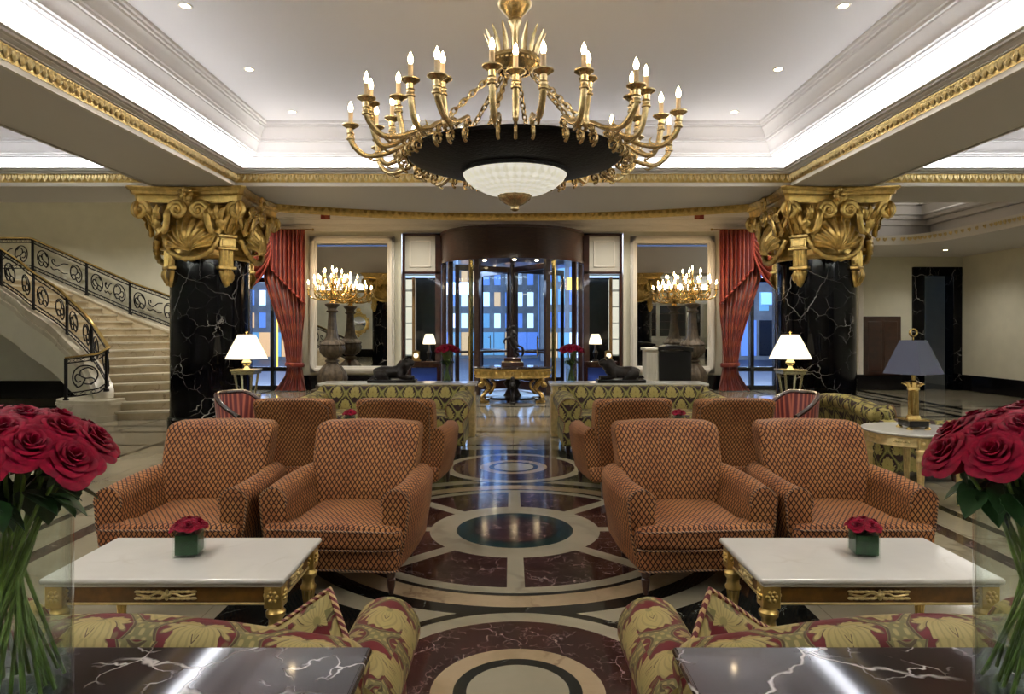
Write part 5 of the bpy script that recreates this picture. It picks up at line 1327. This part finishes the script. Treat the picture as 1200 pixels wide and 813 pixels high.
def place_rose(p,dirv,label,group,sc=1.,stem=None,leaf=False,first=[True],spin=0):
    if first[0]: r=rproto; first[0]=False
    else:
        r=rproto.copy(); col.objects.link(r)
        for ch in rkids: w=ch.copy(); col.objects.link(w); w.parent=r
    q=V(dirv).normalized().to_track_quat('Z','Y'); r.rotation_mode='QUATERNION'; r.rotation_quaternion=q@Matrix.Rotation(spin,3,'Z').to_quaternion()
    r.location=p; r.scale=(sc,sc,sc); r['label']=label; r['category']='rose'; r['group']=group
    if stem:
        Mi=(Matrix.Translation(p)@r.rotation_quaternion.to_matrix().to_4x4()@Matrix.Diagonal((sc,sc,sc,1))).inverted()
        b=MB(); b.tube([Mi@V(s_) for s_ in spline(stem,4)],.0045/sc*1.0,6); b.build('stem',M['stem'],r)
        if leaf:
            b=MB(); s0=stem[1]
            for k in range(3):
                A=Mi@T(s0[0],s0[1],s0[2],rz=leaf+(k-1)*.9,rx=-.35-.2*k); leaf_sheet(b,A,.095/1,.03)
            b.build('leaf',M['leaf'],r)
    return r
rkids=[x for x in col.objects if x.parent is rproto]
def big_bouquet(cx,cy,z0,word,seed):
    rnd=random.Random(seed); N=25; zr=z0+.51
    for k in range(N):
        t=sqrt((k+.35)/N); a=k*2.39996+seed; rr=.192*t
        x=cx+rr*cos(a); y=cy+rr*sin(a); z=zr+.135-.085*t**2.2+rnd.uniform(-.006,.006)
        d=V((cos(a)*t*.85,sin(a)*t*.85,1.0-.30*t))
        p=V((x,y,z)); base=p-d.normalized()*.04
        e=V((cx-.108*cos(a+.5)*(1 if k%2 else .7),cy-.108*sin(a+.5)*(1 if k%2 else .7),z0+.025))
        neck=V((cx+.095*cos(a)*t,cy+.095*sin(a)*t,zr-.05))
        st_=[base,base.lerp(neck,.5)+V((0,0,-.01)),neck,neck.lerp(e,.45),e]
        place_rose(p,d,'deep red rose in the tall glass vase on the dark marble console, %s side'%word,'red roses in the tall vase on the near console, %s side'%word,1.12,st_,leaf=(a if t>.55 else False),spin=k*1.3)
def glass_vase(loc,r,h,label,group,water,th=.005,n=64):
    c=empty('glass_vase',loc,0,label,'vase',group)
    b=MB(); b.lathe([(1e-5,0),(r-.006,0),(r-.001,.004),(r,.012),(r,h-.003),(r-th/2,h),(r-th,h-.003),(r-th,.022),(r-th-.008,.016),(1e-5,.016)],n=n); b.build('glass_body',M['glass'],c,sharp=60)
    b=MB(); b.lathe([(1e-5,.0165),(r-th-.008,.0165),(r-th-.0008,.023),(r-th-.0008,water),(1e-5,water)],n=n); b.build('water',M['water'],c,sharp=60)
    return c
for s_,w,sd in ((-1,'staircase',1),(1,'doorway',2)):
    X=-1.205 if s_<0 else 1.205; Y=1.58; Z=.781
    glass_vase((X,Y,Z),.127,.515,'tall clear glass cylinder vase of roses on the dark marble console, %s side'%w,'tall cylinder vases on the near consoles',.15)
    big_bouquet(X,Y,Z,w,sd)
# low cube vases on the coffee tables
def cube_vase(loc,rz,label,group,s=.125):
    c=empty('cube_vase',loc,rz,label,'vase',group); h=s/2; t=.006
    b=MB(); b.rbox(0,0,s/2,s,s,s,.004,1)
    # inner cavity walls
    b=MB()
    O=[(-h,-h),(h,-h),(h,h),(-h,h)]; I=[(x*(1-t/h),y*(1-t/h)) for x,y in O]
    vs=[(x,y,0) for x,y in O]+[(x,y,s) for x,y in O]+[(x,y,s) for x,y in I]+[(x,y,.01) for x,y in I]
    fs=[(3,2,1,0)]+[(j*4+i,j*4+(i+1)%4,(j+1)*4+(i+1)%4,(j+1)*4+i) for j in range(3) for i in range(4)]+[(12,13,14,15)]
    b.add(vs,fs); b.build('glass_body',M['glass'],c,sharp=20)
    k=h-t-.001; b=MB(); b.box(-k,k,-k,k,.011,s-.012,b=.004); 
    b.build('leaf_lining',M['leafliner'],c); return c
spots=[((-1.70,3.50,.48),'cube vase on the near coffee table, staircase side'),((1.80,3.50,.48),'cube vase on the near coffee table, doorway side'),((-1.98,8.16,.48),'cube vase on the far coffee table, staircase side'),((2.0,8.16,.48),'cube vase on the far coffee table, doorway side')]
for (x,y,z),w in spots:
    cube_vase((x,y,z),R(8 if x<0 else -8),'low green lined glass '+w,'low cube vases on the coffee tables')
    for k in range(6):
        a=k*2*pi/5; rr=.042 if k<5 else 0
        place_rose(V((x+rr*cos(a),y+rr*sin(a),z+.150+(.012 if k==5 else 0))),V((cos(a)*.55*(rr>0),sin(a)*.55*(rr>0),1)),'short deep red rose in the '+w,'roses in the '+w,.80,spin=k)
for s_,w,X in ((-1,'staircase',-1.02),(1,'doorway',.90)):
    glass_vase((X,10.42,.82),.085,.40,'slim glass vase of roses on the console beside the lion, %s side'%w,'slim vases on the rear consoles',.2,n=24)
    for k in range(22):
        t=sqrt((k+.3)/22); a=k*2.4; d=V((cos(a)*t,sin(a)*t,1-.4*t)); p=V((X+.165*t*cos(a),10.42+.165*t*sin(a),.82+.56-.07*t*t))
        place_rose(p,d,'small deep red rose in the slim vase on the rear console, %s side'%w,'roses in the slim rear vase, %s side'%w,.95,[p-d*.04,V((X+.05*cos(a)*t,10.42+.05*sin(a)*t,.82+.34)),V((X-.05*cos(a),10.42-.05*sin(a),.85))],leaf=(a if t>.6 and k%2 else False),spin=k)
# ================================================================== LIGHT AND CAMERA
def area(x,y,z,sx,sy,power,c=(1,1,1),rot=(0,0,0),name='cove_lamp'):
    l=bpy.data.lights.new(name,'AREA'); l.shape='RECTANGLE'; l.size=sx; l.size_y=sy; l.energy=power; l.color=c
    o=bpy.data.objects.new(name,l); o.location=(x,y,z); o.rotation_euler=rot; col.objects.link(o); return o
def point(x,y,z,power,c,r=.05,name='lamp_light'):
    l=bpy.data.lights.new(name,'POINT'); l.energy=power; l.color=c; l.shadow_soft_size=r
    o=bpy.data.objects.new(name,l); o.location=(x,y,z); col.objects.link(o); return o
def spot(x,y,z,power,c,ang=95,r=.05,name='downlight_lamp'):
    l=bpy.data.lights.new(name,'SPOT'); l.energy=power; l.color=c; l.shadow_soft_size=r; l.spot_size=R(ang); l.spot_blend=1.
    o=bpy.data.objects.new(name,l); o.location=(x,y,z); col.objects.link(o); return o
COVE=(.80,.87,1.0); WARM=(1.,.95,.87)
KC=30.
for x0,x1,y0,y1 in bays:
    L=x1-x0; W=y1-y0
    area((x0+x1)/2,y1+.50,3.99,L,.09,KC*L*.75,COVE,(pi-1.6,0,0))
    area((x0+x1)/2,y0+.10,3.96,L,.09,KC*L*.6,COVE,(pi+1.45,0,0))
    area(x0+.10,(y0+y1)/2,3.96,.09,W,KC*W,COVE,(0,pi-1.45,0))
    area(x1-.10,(y0+y1)/2,3.96,.09,W,KC*W,COVE,(0,pi+1.45,0))
def downlights(pts,z,power,zz=None,ang=125):
    for k,(x,y) in enumerate(pts):
        e=empty('downlight',(x,y,z),0,None,'downlight'); DL.append(e)
        b=MB(); b.lathe([(.045,-.004),(.062,-.008),(.07,-.002),(.07,.0)],n=20); b.build('trim_ring',M['white_trim'],e)
        b=MB(); b.lathe([(1e-5,-.012),(.03,-.01),(.045,-.003),(.045,0),(1e-5,0)],n=16); b.build('bulb',M['downlight'],e)
        spot(x,y,z-.04,power,WARM,ang)
DL=[]
downlights([(s_*3.13,y) for y in (9.55,7.98,6.41,4.8,3.2,1.6,0,-1.6) for s_ in (-1,1)],ZT,70)
rw=['first','second','third','fourth','fifth','sixth','seventh','eighth']
for k,e in enumerate(DL):
    e['label']='small recessed ceiling downlight, %s from the entrance in the %s side row'%(rw[k//2],('staircase','doorway')[k%2]); e['group']='recessed downlights of the central coffer'
n0=len(DL)
downlights([(-7.5,3.),(-7.5,7.),(-11,3.),(-11,7.),(7.5,3.),(7.5,7.),(10,3.),(10,7.)],ZT,90)
for e in DL[n0:]: e['label']='small round recessed downlight in the side coffer ceiling'; e['group']='recessed downlights of the side coffers'
n0=len(DL)
downlights([(-2.5,16.9),(2.5,16.9),(0,12.9),(-6.3,14),(-3.9,14.2),(-1.3,14.2),(1.3,14.2),(3.9,14.2),(6.3,14),(-6.4,16.8),(-4.3,16.6),(4.3,16.6),(6.4,16.8),(-10.2,13.9),(-7.9,14.0),(-12.5,13.9)],4.75,125,ang=130)  # last entries, over the stairs, are added to brighten the stair wall
for e in DL[n0:]: e['label']='small round recessed downlight in the entrance hall ceiling'; e['group']='recessed downlights of the entrance hall'
n0=len(DL)
downlights([(10.6,13.),(10.6,16.5)],3.58,60,ang=140)
for e in DL[n0:]: e['label']='small round recessed downlight in the low corner soffit'; e['group']='recessed downlights of the corner soffit'
area(9.1,13.,3.8,.08,3.,9,WARM,(0,pi-1.2,0))
w=bpy.data.worlds.new('dusk'); bpy.context.scene.world=w; w.use_nodes=True
w.node_tree.nodes['Background'].inputs[0].default_value=(.10,.22,.62,1); w.node_tree.nodes['Background'].inputs[1].default_value=.9
# added fill lights brighten the street outside; no lamps stand there
for x in (-9,0,9): point(x,24,5,2200,(.6,.72,1.),.3,'street_fill_light')
cam=bpy.data.cameras.new('camera'); co=bpy.data.objects.new('camera',cam); col.objects.link(co); bpy.context.scene.camera=co
co.location=(CX,0,HC); co.rotation_euler=(pi/2,0,0); cam.sensor_width=36; cam.lens=36*F/1200; cam.clip_start=.02; cam.clip_end=200
cam.shift_x=(600-VX)/1200; cam.shift_y=(VY-406.5)/1200
sc=bpy.context.scene; vs=sc.view_settings; vs.view_transform='Standard'; vs.look='None'; vs.exposure=.92; vs.gamma=1
try: vs.use_curve_mapping=False
except Exception: pass
cy=sc.cycles; cy.max_bounces=10; cy.diffuse_bounces=4; cy.glossy_bounces=5; cy.transmission_bounces=10; cy.transparent_max_bounces=32
cy.caustics_reflective=False; cy.caustics_refractive=False; cy.sample_clamp_indirect=4; cy.use_denoising=True
try: cy.use_light_tree=True
except Exception: pass
